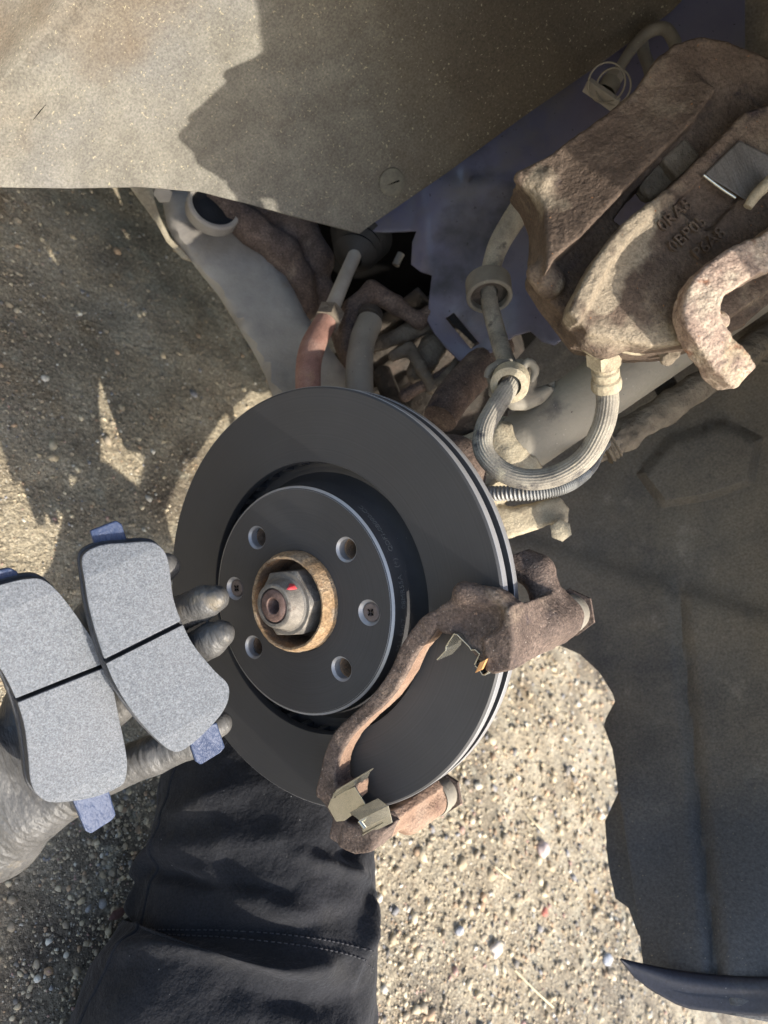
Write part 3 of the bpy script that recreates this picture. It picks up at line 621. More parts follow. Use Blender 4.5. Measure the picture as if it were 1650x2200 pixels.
# anti-roll link, pipe and cable below the strut
link = thing('anti_roll_link', 'dirt caked anti roll bar link running diagonally under the strut', 'anti roll link')
lk = [P(*q) for q in ((1255, 985, 590), (1340, 935, 592), (1440, 870, 594), (1560, 790, 596), (1700, 690, 600))]
sdf('link_rod', lambda p: s_chain(p, lk, [9, 12, 12, 12, 12], 5), lk, 18, 1.8, M['mud'], link, rough=[(14, 4), (5, 1.5)])
tube('boot', [P(1290, 960, 585), P(1312, 945, 584)], [15, 15], M['mud'], link, n=10, prof=lambda t, q: 1 + .1 * math.cos(t * 20))
boxm('link_stop', P(1435, 838, 612), [P(1500, 790, 612) - P(1400, 870, 612), (0, 1, 0), (1, 0, 0)], (9, 7, 6), M['grime'], link)
cable = thing('sensor_cable', 'grey ribbed conduit cable leaving the right edge of the disc', 'cable')
tube('conduit', [P(1010, 1062, 545), P(1075, 1060, 528), P(1150, 1058, 518), P(1200, 1050, 516), P(1235, 1035, 520), P(1262, 1015, 528)], [5.0, 5.0, 5.0, 4.6, 4.2, 3.8], M['cable'], cable, n=420, seg=16, prof=lambda t, q: 1 + .13 * math.sin(t * 2 * math.pi * 46))
tube('cable_end', [P(1258, 1019, 528), P(1275, 1000, 540), P(1290, 965, 560), P(1310, 945, 580)], [3.8, 3.6, 4, 4], M['cable'], cable, n=24)

# ------------------------------------------------------------------ brake disc
disc = thing('brake_disc', 'new dark grey vented brake disc filling the middle of the picture', 'brake disc')
lathe('friction_ring', [(0, 92), (0, 140.2), (-1.3, 141.5), (-7.2, 141.5), (-7.2, 93), (-6.5, 91.5), (-1, 91.5)], M['disc'], disc, seg=220)
lathe('rear_friction_ring', [(-15, 84), (-15, 141.5), (-21, 141.5), (-22, 140.5), (-22, 84)], M['disc_gloss'], disc, seg=200)
lathe('rim_edge', [(-1.32, 141.52), (-1.5, 141.75), (-6.9, 141.75), (-7.1, 141.5)], M['disc_edge_lit'], disc, seg=200, closed=False).data.materials
lathe('rim_edge', [(-15.2, 141.52), (-15.4, 141.75), (-20.4, 141.75), (-20.8, 141.5)], M['disc_edge_lit'], disc, seg=200, closed=False)
hatR = 75.7; HX = 14.0
HOLES = [math.radians(a) for a in (104, -166, -76, 14)]
def on_disc(r, a, x): return np.array([x, r * math.cos(a), r * math.sin(a)])
# hat: face plate with bolt holes is cut from a filled polygon; the bell is a lathe
lathe('bell', [(HX - .05, 73.6), (HX - 1.6, 75.6), (-4, 78.5), (-10, 80.5), (-14.5, 85), (-15.2, 90), (-19, 90), (-19, 70), (HX - 6, 68), (HX - 6, 60)], M['disc_gloss'], disc, seg=200, closed=False)
lathe('bell_chamfer', [(HX + .02, 73.4), (HX - 1.55, 75.75), (HX - 2.2, 75.6)], M['disc_edge_lit'], disc, seg=200, closed=False)
def hat_face():
    bm = bmesh.new()
    def ring(c, r, n): 
        vv = [bm.verts.new((c[0] + r * math.cos(t), c[1] + r * math.sin(t), 0)) for t in np.linspace(0, 2 * math.pi, n, endpoint=False)]
        for i in range(n): bm.edges.new((vv[i], vv[(i + 1) % n]))
    ring((0, 0), 73.5, 160); ring((0, 0), 33.6, 80)
    for a in HOLES: ring((54 * math.cos(a), 54 * math.sin(a)), 8.1, 36)
    for s in SCREWS: ring(s, 8.2, 36)
    bmesh.ops.triangle_fill(bm, use_beauty=True, edges=bm.edges[:])
    v = [(HX, q.co.x, q.co.y) for q in bm.verts]; f = [[w.index for w in q.verts] for q in bm.faces] if False else None
    bm.verts.index_update(); f = [[w.index for w in q.verts] for q in bm.faces]; bm.free()
    return mk('hat_face', v, f, M['disc'], disc, smooth=False)
SCREWS = [tuple(PX(795, 1316, HX - 1)[1:]), tuple(PX(507, 1264, HX - 1)[1:])]
hat_face()
for a in HOLES:
    o = lathe('bolt_hole', [(0, 8.1), (-1.6, 6.7), (-7, 6.7), (-7, 8.4), (-.5, 8.4)], M['disc_edge_lit'], disc, on_disc(54, a, HX), (1, 0, 0), seg=40)
for k, s in enumerate(SCREWS):
    lathe('screw_countersink', [(0, 8.2), (-2.6, 6.2), (-4.5, 6.2), (-4.5, 8.5), (-.3, 8.5)], M['disc_edge_lit'], disc, (HX, *s), (1, 0, 0), seg=40)
vane_me = None; vroot = []
for k in range(40):
    a = 2 * math.pi * k / 40
    if vane_me is None:
        bq = boxm('vane', (-11.1, 0, 113), ((0, 0, 1), (0, 1, 0), (1, 0, 0)), (22, 2.2, 3.8), M['disc_gloss'], disc, bevel=0); vane_me = bq.data; bq.name = 'vane'
    else: bq = put(bpy.data.objects.new('vane', vane_me), disc)
    bq.rotation_euler = (a, 0, 0)
lathe('vent_shadow_wall', [(-7.1, 128), (-7.1, 130), (-15.1, 130), (-15.1, 128)], M['dark'], disc, seg=120).name = 'vent_shade_band'  # near-black band paints the shade inside the vents
# markings round the bell
def bell_text(s, a0, size, x):
    v, f = textmesh(s, size, .05); w = v[:, 0].max(); out = []
    for q in v:
        a = a0 + q[0] / 77.0; xx = x + q[1]; r = 75.75 + (HX - 1.6 - xx) * .165 + .12 + q[2]
        out.append((xx, r * math.cos(a), r * math.sin(a)))
    mk('engraved_marking', out, f, M['engrave'], disc, smooth=False)
ang = lambda px, py: math.atan2(*PX(px, py, 6)[[2, 1]])
bell_text('M I  9S0.7    08MR55A   (+)   QDF1-0B000-CC', ang(846, 1395), 5.2, 3.2)

# screws, hub, nut
for k, s in enumerate(SCREWS):
    lab = ('flat screw head in the disc, right of the hub', 'flat screw head in the disc, left of the hub by the fingertips')[k]
    t = thing('disc_screw', lab, 'screw', 'screws holding the disc to the hub')
    lathe('head', [(-4, 0), (-4, 6.1), (-2.4, 6.1), (-1.6, 5.2), (-1.6, 2.4), (-3.2, 1.6), (-3.2, 0)], M['screw'], t, (HX, *s), (1, 0, 0), seg=36, closed=False)
    for j in range(4):
        q = j * math.pi / 2 + .4; boxm('drive_slot', (HX - 1.5, s[0] + 1.7 * math.cos(q), s[1] + 1.7 * math.sin(q)), ((0, math.cos(q), math.sin(q)), (0, -math.sin(q), math.cos(q)), (1, 0, 0)), (.95, .5, .12), M['dark'], t, 0)
hub = thing('wheel_hub', 'rusty orange hub spigot ring standing out of the disc centre', 'wheel hub')
wob = lambda x, q: 1 + .006 * math.sin(3 * q + 1) + .004 * math.sin(11 * q) + .003 * math.sin(29 * q)
lathe('spigot', [(HX - 8, 33.3), (HX + 4, 33.2), (HX + 7, 32.6), (HX + 10.5, 31.2), (HX + 11.5, 30.2), (HX + 11.2, 28.9), (HX + 9, 28.4)], M['hub'], hub, seg=140, closed=False, rfun=wob, sharp=50)
lathe('spigot_bore', [(HX + 11.2, 29.0), (HX + 9, 28.3), (HX + 2, 27.8), (HX - 12, 26), (HX - 15, 21), (HX - 15, 9)], M['hub_in'], hub, seg=120, closed=False, rfun=wob)
for a in HOLES:
    c = on_disc(54, a, HX)
    lathe('threaded_bore', [(-7.1, 9)] + [(-7.2 - i * .55, 6.5 if i % 2 else 5.9) for i in range(26)] + [(-22, 0)], M['hub_in'], hub, c, (1, 0, 0), seg=36, closed=False, sharp=20)
lathe('hub_flange', [(HX - 7.2, 62), (HX - 7.2, 70), (HX - 20, 70), (HX - 20, 62)], M['rust'], hub, seg=60)
nut = thing('axle_nut', 'grey steel hexagonal axle nut with a red paint mark inside the hub', 'nut')
NA = math.radians(10)
def hexnut():
    prof = [(0, 1.0), (19, 1.0), (20.5, .86)]; v, f = [], []; R = 23.5; n = 72
    def hexr(q): q = (q - NA) % (math.pi / 3) - math.pi / 6; return R * math.cos(math.pi / 6) / math.cos(q)
    for x, k in prof:
        for j in range(n):
            q = 2 * math.pi * j / n; r = min(hexr(q), 23.2) if k == 1.0 else min(hexr(q), R * .87)
            v.append((HX - 8 + x, r * math.cos(q), r * math.sin(q)))
    m_ = len(prof)
    f = [(k * n + j, k * n + (j + 1) % n, (k + 1) * n + (j + 1) % n, (k + 1) * n + j) for k in range(m_ - 1) for j in range(n)]
    f += [tuple(range(n)), tuple((m_ - 1) * n + j for j in range(n))]
    return mk('hexagon', v, f, M['nut'], nut, sharp=25, bevel=.5)
hexnut()
X0 = HX - 8 + 20.4
lathe('collar', [(-.2, 18.5), (1.0, 16.8), (8, 14.8), (10.5, 14.2), (11.2, 13.2), (11.2, 11.4), (4, 11.4)], M['nut'], nut, (X0, 0, 0), seg=72, closed=False, rfun=lambda x, q: 1 + (.01 * math.sin(2 * q)))
mark = [(a, x) for a, x in ((.78, 2.6), (1.02, 2.2), (1.13, 4.4), (1.02, 6.6), (.92, 9.4), (.83, 6.8))]
mark_r = lambda x: float(np.interp(x, [1, 8, 10.5], [16.8, 14.8, 14.2])) + .3
vq = [(X0 + x, mark_r(x) * math.cos(a), mark_r(x) * math.sin(a)) for a, x in [(a + 1.02, x) for a, x in mark]]
mk('paint_mark', vq + [tuple(np.mean(vq, axis=0) + np.array([0, .12, .12]))], [(i, (i + 1) % 6, 6) for i in range(6)], M['red'], nut, solid=.15)
stub = thing('stub_axle', 'brown hollow end of the stub axle inside the nut', 'axle')
lathe('stub_end', [(-30, 10.9), (9.6, 10.9), (11, 10.2), (11.4, 9.6), (11.4, 5.4), (10.8, 4.9), (2, 4.3), (-2, 0)], M['nut_brown'], stub, (X0, 0, 0), seg=56, closed=False)

# ------------------------------------------------------------------ caliper bracket (straddles the disc)
brk = thing('caliper_bracket', 'rusty brown cast caliper bracket straddling the lower right of the disc', 'caliper bracket')
yz = lambda px, py, x: tuple(PX(px, py, x)[1:])
bar_out = [yz(*q, 19) for q in ((860, 1394), (840, 1438), (799, 1497), (736, 1555), (713, 1584), (699, 1620), (690, 1658), (682, 1712), (730, 1714), (724, 1690), (725, 1640), (742, 1602), (770, 1565), (836, 1504), (872, 1450), (896, 1402), (930, 1362), (934, 1318), (900, 1335))]
ear1 = [yz(*q, 20) for q in ((905, 1335), (945, 1302), (972, 1286), (990, 1260), (1008, 1262), (1026, 1274), (1050, 1268), (1074, 1282), (1096, 1304), (1100, 1360), (1098, 1436), (1062, 1446), (1040, 1432), (1010, 1398), (985, 1366), (950, 1362), (938, 1352), (915, 1362))]
bridge1 = [yz(*q, 20) for q in ((1040, 1370), (1066, 1330), (1096, 1304), (1104, 1330), (1108, 1400), (1100, 1438), (1062, 1448), (1046, 1440))]
ear2 = [yz(*q, 20) for q in ((700, 1690), (722, 1690), (762, 1686), (760, 1720), (725, 1748), (770, 1790), (812, 1770), (832, 1780), (800, 1830), (762, 1834), (730, 1820), (706, 1800), (712, 1760), (690, 1720))]
bridge2 = [yz(*q, 20) for q in ((738, 1770), (800, 1772), (812, 1790), (795, 1832), (762, 1836), (728, 1818))]
bpts = [np.array([x, *q]) for x in (22, -74) for q in ear1 + ear2 + bar_out + bridge1 + bridge2]
pin1 = np.array([0, *yz(1072, 1372, 20)]); pin2 = np.array([0, *yz(778, 1806, 20)])
pin1 = pin1 * 1.035; pin2 = pin2 * 1.03
X_ = np.array([1.0, 0, 0])
bar_s = smooth_loop(bar_out, 3)
def f_brk(p):
    bar = s_xprism(p, bar_s, 3.4, 20.5, 1.2)
    e1 = s_xprism(p, ear1, 4, 20, 1.5)
    b1 = s_xprism(p, bridge1, -62, 22.5, 1.3)
    b1 = smin(b1, s_cap(p, pin1 - 60 * X_, pin1 - 30 * X_, 13.5, 12.5), 6)
    # the dished web between ear and bridge
    e1 = smin(e1, b1, 2.5)
    e1 = smax(e1, -s_cap(p, np.array([25.5, *yz(1040, 1322, 24)]), np.array([24, *yz(985, 1356, 24)]), 11, 8), 2)
    e1 = smax(e1, -s_cap(p, np.array([24, *yz(1016, 1258, 24)]), np.array([26, *yz(1036, 1316, 24)]), 7, 9), 1.8)
    e1 = smin(e1, s_cap(p, np.array([17, *yz(992, 1275, 20)]), np.array([14, *yz(1050, 1290, 20)]), 6.5, 6), 4)
    e2 = smin(s_xprism(p, ear2, 4, 20, 1.5), s_xprism(p, bridge2, -62, 21, 2), 2)
    e2 = smin(e2, s_cap(p, pin2 - 62 * X_, pin2 - 30 * X_, 11.5, 11), 5)
    d = smin(smin(bar, e1, 3), e2, 3)
    # the web behind the disc that bolts to the knuckle
    w = s_chain(p, [pin1 - 48 * X_, np.array([-50, *yz(1155, 1228, -50)]), np.array([-48, *yz(1075, 1195, -48)])], [11, 10, 13], 5)
    d = smin(d, w, 4)
    rr = np.linalg.norm(p[:, 1:], axis=1)
    slot = np.maximum(rr - 145.5, np.abs(p[:, 0] + 11) - 14.5)
    d = smax(d, -slot, 1.5)
    return d
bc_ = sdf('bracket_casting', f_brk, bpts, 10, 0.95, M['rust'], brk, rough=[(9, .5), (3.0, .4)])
bc_.data.materials.append(M['rust_orange_lit'])       # lighter orange paints in the sunlit band on the flank away from the hub
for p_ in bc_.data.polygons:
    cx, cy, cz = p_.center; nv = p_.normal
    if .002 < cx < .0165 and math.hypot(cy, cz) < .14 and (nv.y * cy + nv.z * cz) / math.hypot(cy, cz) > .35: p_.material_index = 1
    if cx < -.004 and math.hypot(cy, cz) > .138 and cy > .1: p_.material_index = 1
for pn, nm in ((pin1, 0), (pin2, 1)):
    lathe('pin_boot', [(0, 12), (-3, 13), (-5, 11.8), (-8, 12.6), (-11, 11.5), (-15, 12)], M['strut'], brk, pn - X_ * 64, (1, 0, 0), seg=48, closed=False)
    lathe('pin_flange', [(-14, 0), (-14, 15.5), (-16.5, 15.5), (-16.5, 0)], M['rust'], brk, pn - X_ * 64, (1, 0, 0), seg=6, closed=False)
# the bar's painted lit flank is coloured on the casting itself, no separate layer
def ribbon(name, prof2d, along, mat_, parent, solid=.7):
    """folded sheet: list of 3D points swept along a vector"""
    a = np.asarray(prof2d, float); b = a + np.asarray(along, float); n = len(a)
    return mk(name, np.vstack([a, b]), [(i, i + 1, n + i + 1, n + i) for i in range(n - 1)], mat_, parent, smooth=False, solid=solid, bevel=.15)
c1 = thing('abutment_clip', 'folded stainless pad clip with copper tab in the upper ear of the bracket', 'pad clip', 'stainless pad clips')
ribbon('clip_wing', [PX(*q, 22) for q in ((975, 1362), (958, 1388), (957, 1398), (938, 1418))], (-18, 0, 0), M['steel'], c1)
ribbon('clip_strip', [PX(*q, 22) for q in ((975, 1362), (982, 1364), (1008, 1390))], (-18, 0, 0), M['steel'], c1)
ribbon('clip_hook', [PX(*q, 22) for q in ((1008, 1390), (1012, 1397), (1020, 1396), (1030, 1405), (1019, 1428))], (-14, 0, 0), M['steel'], c1)
ribbon('retaining_finger', [PX(*q, 22) for q in ((1020, 1430), (1030, 1440), (1036, 1450), (1042, 1450), (1052, 1440), (1078, 1432))], (-12, 0, 0), M['steel'], c1)
boxm('copper_tab', PX(1035, 1430, 23.5), (PX(1050, 1434, 20) - PX(1026, 1446, 20), PX(1026, 1440, 20) - PX(1036, 1418, 20), (1, 0, 0)), (2.4, 3.4, 1.2), M['copper'], c1, .2)
c2 = thing('abutment_clip', 'folded stainless pad clip in the lower ear of the bracket near the knee', 'pad clip', 'stainless pad clips')
A2 = PX(790, 1660, 20); B2 = PX(712, 1722, 20); dirn = A2 - B2
def px2(*q): return PX(*q, 21)
def plate(name, pts, th, mat_, par): 
    nrm = np.cross(pts[1] - pts[0], pts[2] - pts[1]); nrm /= np.linalg.norm(nrm)
    return extrude(name, pts, nrm * th, mat_, par, bevel=.2)
plate('clip_plate', [px2(*q) for q in ((704, 1734), (712, 1712), (762, 1690), (790, 1736), (756, 1752), (740, 1764), (722, 1766))], .9, M['steel'], c2)
ribbon('clip_wing', [PX(712, 1716, 21), PX(716, 1704, 26), PX(722, 1698, 28)], PX(790, 1664, 21) - PX(712, 1710, 21), M['steel'], c2)
ribbon('clip_step', [PX(756, 1752, 21), PX(752, 1746, 26), PX(772, 1762, 28), PX(778, 1780, 22), PX(782, 1796, 20)], PX(812, 1724, 21) - PX(752, 1754, 21), M['steel'], c2)
ribbon('clip_lip', [PX(778, 1794, 22), PX(774, 1800, 18)], PX(824, 1770, 22) - PX(778, 1796, 22), M['steel'], c2)
tube('clip_roll', [PX(772, 1764, 27), PX(784, 1780, 27)], 1.4, M['steel'], c2, n=6, seg=10)

# ------------------------------------------------------------------ hanging caliper
cal = thing('brake_caliper', 'rusty brown cast brake caliper hung up in the wheel arch at upper right', 'brake caliper')
D0 = 398
body = [(1147, 590), (1160, 545), (1162, 460), (1140, 410), (1114, 380), (1140, 358), (1180, 338), (1230, 300), (1300, 252), (1360, 200), (1400, 140), (1440, 108), (1490, 92), (1560, 100), (1700, 150), (1720, 600), (1620, 690), (1500, 740), (1400, 745), (1300, 730), (1262, 722), (1230, 690), (1180, 640)]
front = [(1228, 668), (1262, 610), (1300, 540), (1350, 480), (1410, 425), (1470, 370), (1540, 300), (1600, 240), (1720, 200), (1720, 580), (1620, 650), (1500, 735), (1400, 742), (1300, 726), (1262, 716)]
upper = [(1165, 600), (1190, 560), (1240, 520), (1300, 455), (1350, 400), (1420, 330), (1490, 262), (1540, 190), (1480, 110), (1420, 150), (1370, 205), (1300, 262), (1230, 310), (1150, 365), (1170, 450), (1168, 540)]
cpts = [P(*q, d) for q in body for d in (D0 - 14, D0 + 55)]
ridge = [(1221, 672), (1234, 640), (1283, 548), (1336, 482), (1430, 396), (1450, 410), (1366, 496), (1316, 560), (1268, 652), (1242, 694)]
def f_cal(p):
    d = s_cprism(p, body, D0 + 17, 38, 2.5, tilt=(.05, -.1))
    d = smin(d, s_cprism(p, front, D0 - 1, 40, 2, tilt=(.08, -.05)), 2.5)
    d = smin(d, s_cprism(p, upper, D0 + 6, 36, 2, tilt=(-.2, .27)), 2.5)
    # crest along the left edge of the front half
    d = smin(d, s_cprism(p, ridge, D0 - 8, 24, 2, tilt=(.05, .05)), 4)
    d = smin(d, s_cap(p, P(1120, 384, D0 + 16), P(1165, 400, D0 + 16), 4, 9), 4)
    d = smin(d, s_cap(p, P(1158, 588, D0 + 14), P(1180, 605, D0 + 16), 7, 9), 4)
    d = smin(d, s_cap(p, P(1275, 712, D0 + 12), P(1300, 724, D0 + 14), 11, 12), 4)
    # window between the two halves
    w = s_chain(p, [P(1405, 392, D0 + 10), P(1470, 310, D0 + 10), P(1545, 235, D0 + 10)], [9, 10, 8], 3)
    xy, dep = camspace(p)
    wc = s_cprism(p, [(1386, 388), (1425, 328), (1490, 258), (1538, 218), (1565, 232), (1555, 262), (1500, 325), (1450, 375), (1405, 402)], D0 - 30, 90, 3)
    d = smax(d, -wc, 3)
    # seat for the steel block
    d = smax(d, -s_cprism(p, [(1512, 372), (1590, 300), (1680, 345), (1600, 430)], D0 - 40, 44, 1.5), 1)
    return d
cc_ = sdf('caliper_casting', f_cal, cpts, 6, 1.15, M['rust_caliper'], cal, rough=[(16, .6), (5, .55), (2.6, .5)])
cv = np.empty(len(cc_.data.vertices) * 3); cc_.data.vertices.foreach_get('co', cv); cv = cv.reshape(-1, 3) / MM
dd_ = s_chain(cv, [P(1228, 672, D0), P(1275, 600, D0), P(1330, 540, D0 - 3), P(1400, 450, D0 - 3)], [6, 11, 6, 3], 3) + 12 * fbm(cv / 12, 3)
ov = np.minimum(s_cap(cv, P(1150, 390, D0 + 12), P(1180, 440, D0 + 10), 6), s_cap(cv, P(1290, 715, D0), P(1440, 735, D0), 5)) + 8 * fbm(cv / 10, 3)
da = np.clip(np.maximum(1 - dd_ / 9, .6 - ov / 12), 0, 1); cc_.data.attributes.new('dust', 'FLOAT', 'POINT').data.foreach_set('value', da.astype(np.float32))
# steel block and pad seen through the window
extrude('piston_block', [P(*q, D0 - 3) for q in ((1512, 374), (1588, 301), (1690, 352), (1604, 432))], P(1590, 370, D0 + 12) - P(1590, 370, D0 - 3), mat('worn_block', [(.06, .055, .05), (.12, .11, .1), (.17, .16, .15)], 60, .6, metal=.3, bumps=((500, .4),), stretch=((0, 0, .6), (1, .08, 1)), fine=(900, .2)), cal, bevel=1)
tube('block_edge', [P(1512, 376, D0 - 4), P(1550, 405, D0 - 4), P(1580, 425, D0 - 4)], 1.1, M['steel'], cal, n=12, seg=8)
tube('spring_leg', [P(1606, 445, D0 - 8), P(1625, 418, D0 - 9), P(1660, 385, D0 - 9)], [2.4, 3, 3.4], M['dust'], cal, n=12)
sdf('worn_pad', lambda p: s_cprism(p, [(1375, 405), (1395, 335), (1480, 245), (1560, 195), (1590, 230), (1560, 290), (1500, 350), (1440, 405), (1400, 425)], D0 + 22, 12, 3), [P(*q) for q in ((1375, 195, D0 + 18), (1590, 425, D0 + 38), (1375, 425, D0 + 20), (1590, 195, D0 + 20))], 8, 1.6, M['mud'], cal, rough=[(8, 1.8), (3, .8)])
boxm('pad_ear', P(1458, 345, D0 + 19), (P(1490, 315, D0) - P(1430, 375, D0), P(1470, 360, D0) - P(1445, 330, D0), CR[2]), (9, 7, 4), M['mud'], cal, 1.5)
# the bent square arm with its stub end
arm_p = [P(1720, 480, D0 - 2), P(1640, 545, D0 - 12), P(1560, 585, D0 - 16), P(1512, 622, D0 - 17), P(1494, 660, D0 - 17), P(1502, 705, D0 - 16), P(1545, 770, D0 - 12), P(1580, 812, D0 - 9)]
def f_arm(p):
    c = crom(arm_p, 30); d = None
    for i in range(len(c) - 1):
        e = c[i + 1] - c[i]; L_ = np.linalg.norm(e); e = e / L_; b = CR[2] - e * (CR[2] @ e); b /= np.linalg.norm(b); s = np.cross(e, b)
        q = s_box(p, (c[i] + c[i + 1]) / 2, (e, s, b), (L_ / 2 + 1.2, 9.0, 8.5), 2.2); d = q if d is None else smin(d, q, 2.0)
    d = smin(d, s_cap(p, P(1545, 690, D0 - 14), P(1540, 690, D0), 4.5, 6), 3)
    e = P(1580, 812, D0 - 9) - P(1545, 770, D0 - 12); e /= np.linalg.norm(e)
    return d
sdf('hook_arm', f_arm, arm_p, 14, 1.0, M['rust_pink'], cal, rough=[(7, 1.4), (3, .7)])
# raised casting numbers
def cast_text(s, px, py, size, up):
    v, f = textmesh(s, size, .9); ctr = P(px, py, D0 - 3.6); a = P(px + 74, py - 68, D0 - 3.2) - ctr; a /= np.linalg.norm(a)
    nb = CR[2]; a = a - nb * (a @ nb); a /= np.linalg.norm(a); b = np.cross(nb, a)
    out = [ctr + a * q[0] + b * q[1] + nb * (q[2] - q[0] * .02) for q in v]
    mk('cast_number', out, f, M['rust_caliper'], cal, smooth=False, bevel=.35)
cast_text('0RA8', 1425, 500, 9.5, 0); cast_text('0BP05', 1448, 545, 9.5, 0); cast_text('P6A8', 1500, 560, 9.5, 0)

# ------------------------------------------------------------------ brake hose
hose = thing('brake_hose', 'dusty ribbed rubber brake hose looping from the caliper to the strut', 'brake hose')
ribs = lambda t, q: 1 + .035 * math.cos(22 * q)
loop = [(1303, 830, 452), (1305, 870, 452), (1292, 925, 456), (1255, 985, 464), (1195, 1022, 472), (1130, 1030, 478), (1075, 1010, 484), (1040, 970, 490), (1040, 925, 495), (1062, 880, 500), (1096, 826, 508), (1102, 800, 522)]
tube('hose_loop', [P(*q) for q in loop], 6.6, M['hose'], hose, n=150, seg=88, prof=ribs)
up_ = [(1102, 800, 524), (1085, 770, 545), (1068, 715, 575), (1052, 650, 590), (1050, 600, 596), (1070, 530, 600), (1105, 470, 600), (1140, 420, 595), (1170, 380, 590)]
tube('hose_upper', [P(*q) for q in up_], [6.6, 6.6, 6.8, 6.8, 7, 8.5, 9.5, 10, 10], M['hose'], hose, n=70, seg=24)
ft = [P(1297, 735, 430), P(1300, 770, 440), P(1303, 832, 452)]
fa = ft[2] - ft[0]; fl = np.linalg.norm(fa)
lathe('ferrule', [(0, 9.5), (6, 9.5), (7.5, 8), (9, 8), (9.5, 9), (15, 9.2), (16, 7.2), (18.5, 7.2), (19.5, 8.2), (24, 8.2), (25, 7.4), (26, 8.6), (fl - 3, 9.2), (fl, 9.0), (fl + 1, 7)], M['dust'], hose, ft[0], fa, seg=40, closed=False, rfun=lambda x, q: 1 + .012 * math.sin(5 * q + x))
lathe('hexagon', [(5, 10.8), (13.5, 10.8), (14.5, 9.5)], M['dust'], hose, ft[0], fa, seg=6, closed=False, sharp=20)
lathe('banjo_washer', [(-4, 13), (0, 13.5), (2, 12), (2, 8), (-4, 8)], M['dust'], hose, ft[0], fa, seg=36)
gr = thing('hose_grommet', 'grey plastic ring clip round the upper brake hose on the navy panel', 'hose clip')
gc = P(1050, 622, 586); ga = P(1048, 600, 596) - P(1053, 650, 584)
lathe('ring', [(-8, 18), (8, 18), (9, 17), (9, 14.5), (-8, 14.5), (-9, 15.5), (-9, 17)], M['strut'], gr, gc, ga, seg=48)
lathe('web', [(-3, 14.6), (3, 14.6), (3, 7.2), (-3, 7.2)], M['grime'], gr, gc, ga, seg=48)
# tuft of dirt and lead bits under the caliper
bl = thing('bleed_nipple', 'dust covered bleed nipple clinging under the caliper edge', 'bleed nipple')
tube('nipple_body', [P(1335, 742, 418), P(1375, 745, 420), P(1412, 732, 422)], [4, 5, 3.5], M['dust'], bl, n=14)
cr_ = [P(1415, 745, 425), P(1440, 755, 424), P(1432, 772, 424), P(1448, 745, 426)]
sdf('dirt_crumb', lambda p: s_chain(p, cr_, [4, 4.5, 3, 3.5], 2), cr_, 9, 1.1, M['mud'], bl, rough=[(4, 3), (2, 1.2)])

# ------------------------------------------------------------------ brake pipe union, top right
pipe = thing('brake_pipe', 'thin steel brake pipe and union with wire clip at the top right', 'brake pipe')
tube('pipe', [P(*q) for q in ((1318, 175, 590), (1335, 140, 595), (1362, 100, 600), (1395, 68, 600), (1428, 62, 595), (1448, 88, 590), (1455, 115, 585))], [4, 4, 4.6, 5, 5, 5, 5], M['strut'], pipe, n=40)
tube('second_pipe', [P(*q) for q in ((1378, 75, 612), (1382, 110, 612), (1396, 150, 605), (1400, 190, 600))], 5, M['strut'], pipe, n=20)
u0, u1 = P(1300, 200, 588), P(1328, 150, 592)
lathe('union_nut', [(0, 8), (11, 8), (12, 7), (12, 6.2), (20, 6.2), (20, 0)], M['strut'], pipe, u0, u1 - u0, seg=24, closed=False)
lathe('union_hexagon', [(12, 7.6), (18, 7.6), (18, 0)], M['arm'], pipe, u0, u1 - u0, seg=6, closed=False)
def ringtube(name, c, ax, R, r, mat_, par):
    d, u, w = basis(ax); tube(name, [np.asarray(c) + R * (math.cos(t) * u + math.sin(t) * w) for t in np.linspace(0, 2 * math.pi, 33)], r, mat_, par, n=64, seg=8)
ringtube('wire_clip', P(1303, 178, 578), P(1303, 178, 578) - P(1280, 215, 545), 14, .75, M['strut'], pipe)
ringtube('wire_clip', P(1318, 186, 580), P(1303, 178, 578) - P(1275, 215, 548), 13, .75, M['strut'], pipe)
boxm('mount_plate', P(1292, 204, 590), (P(1325, 226, 590) - P(1262, 182, 590), u1 - u0, CR[2]), (15, 2, 8), M['arm'], pipe, .5)

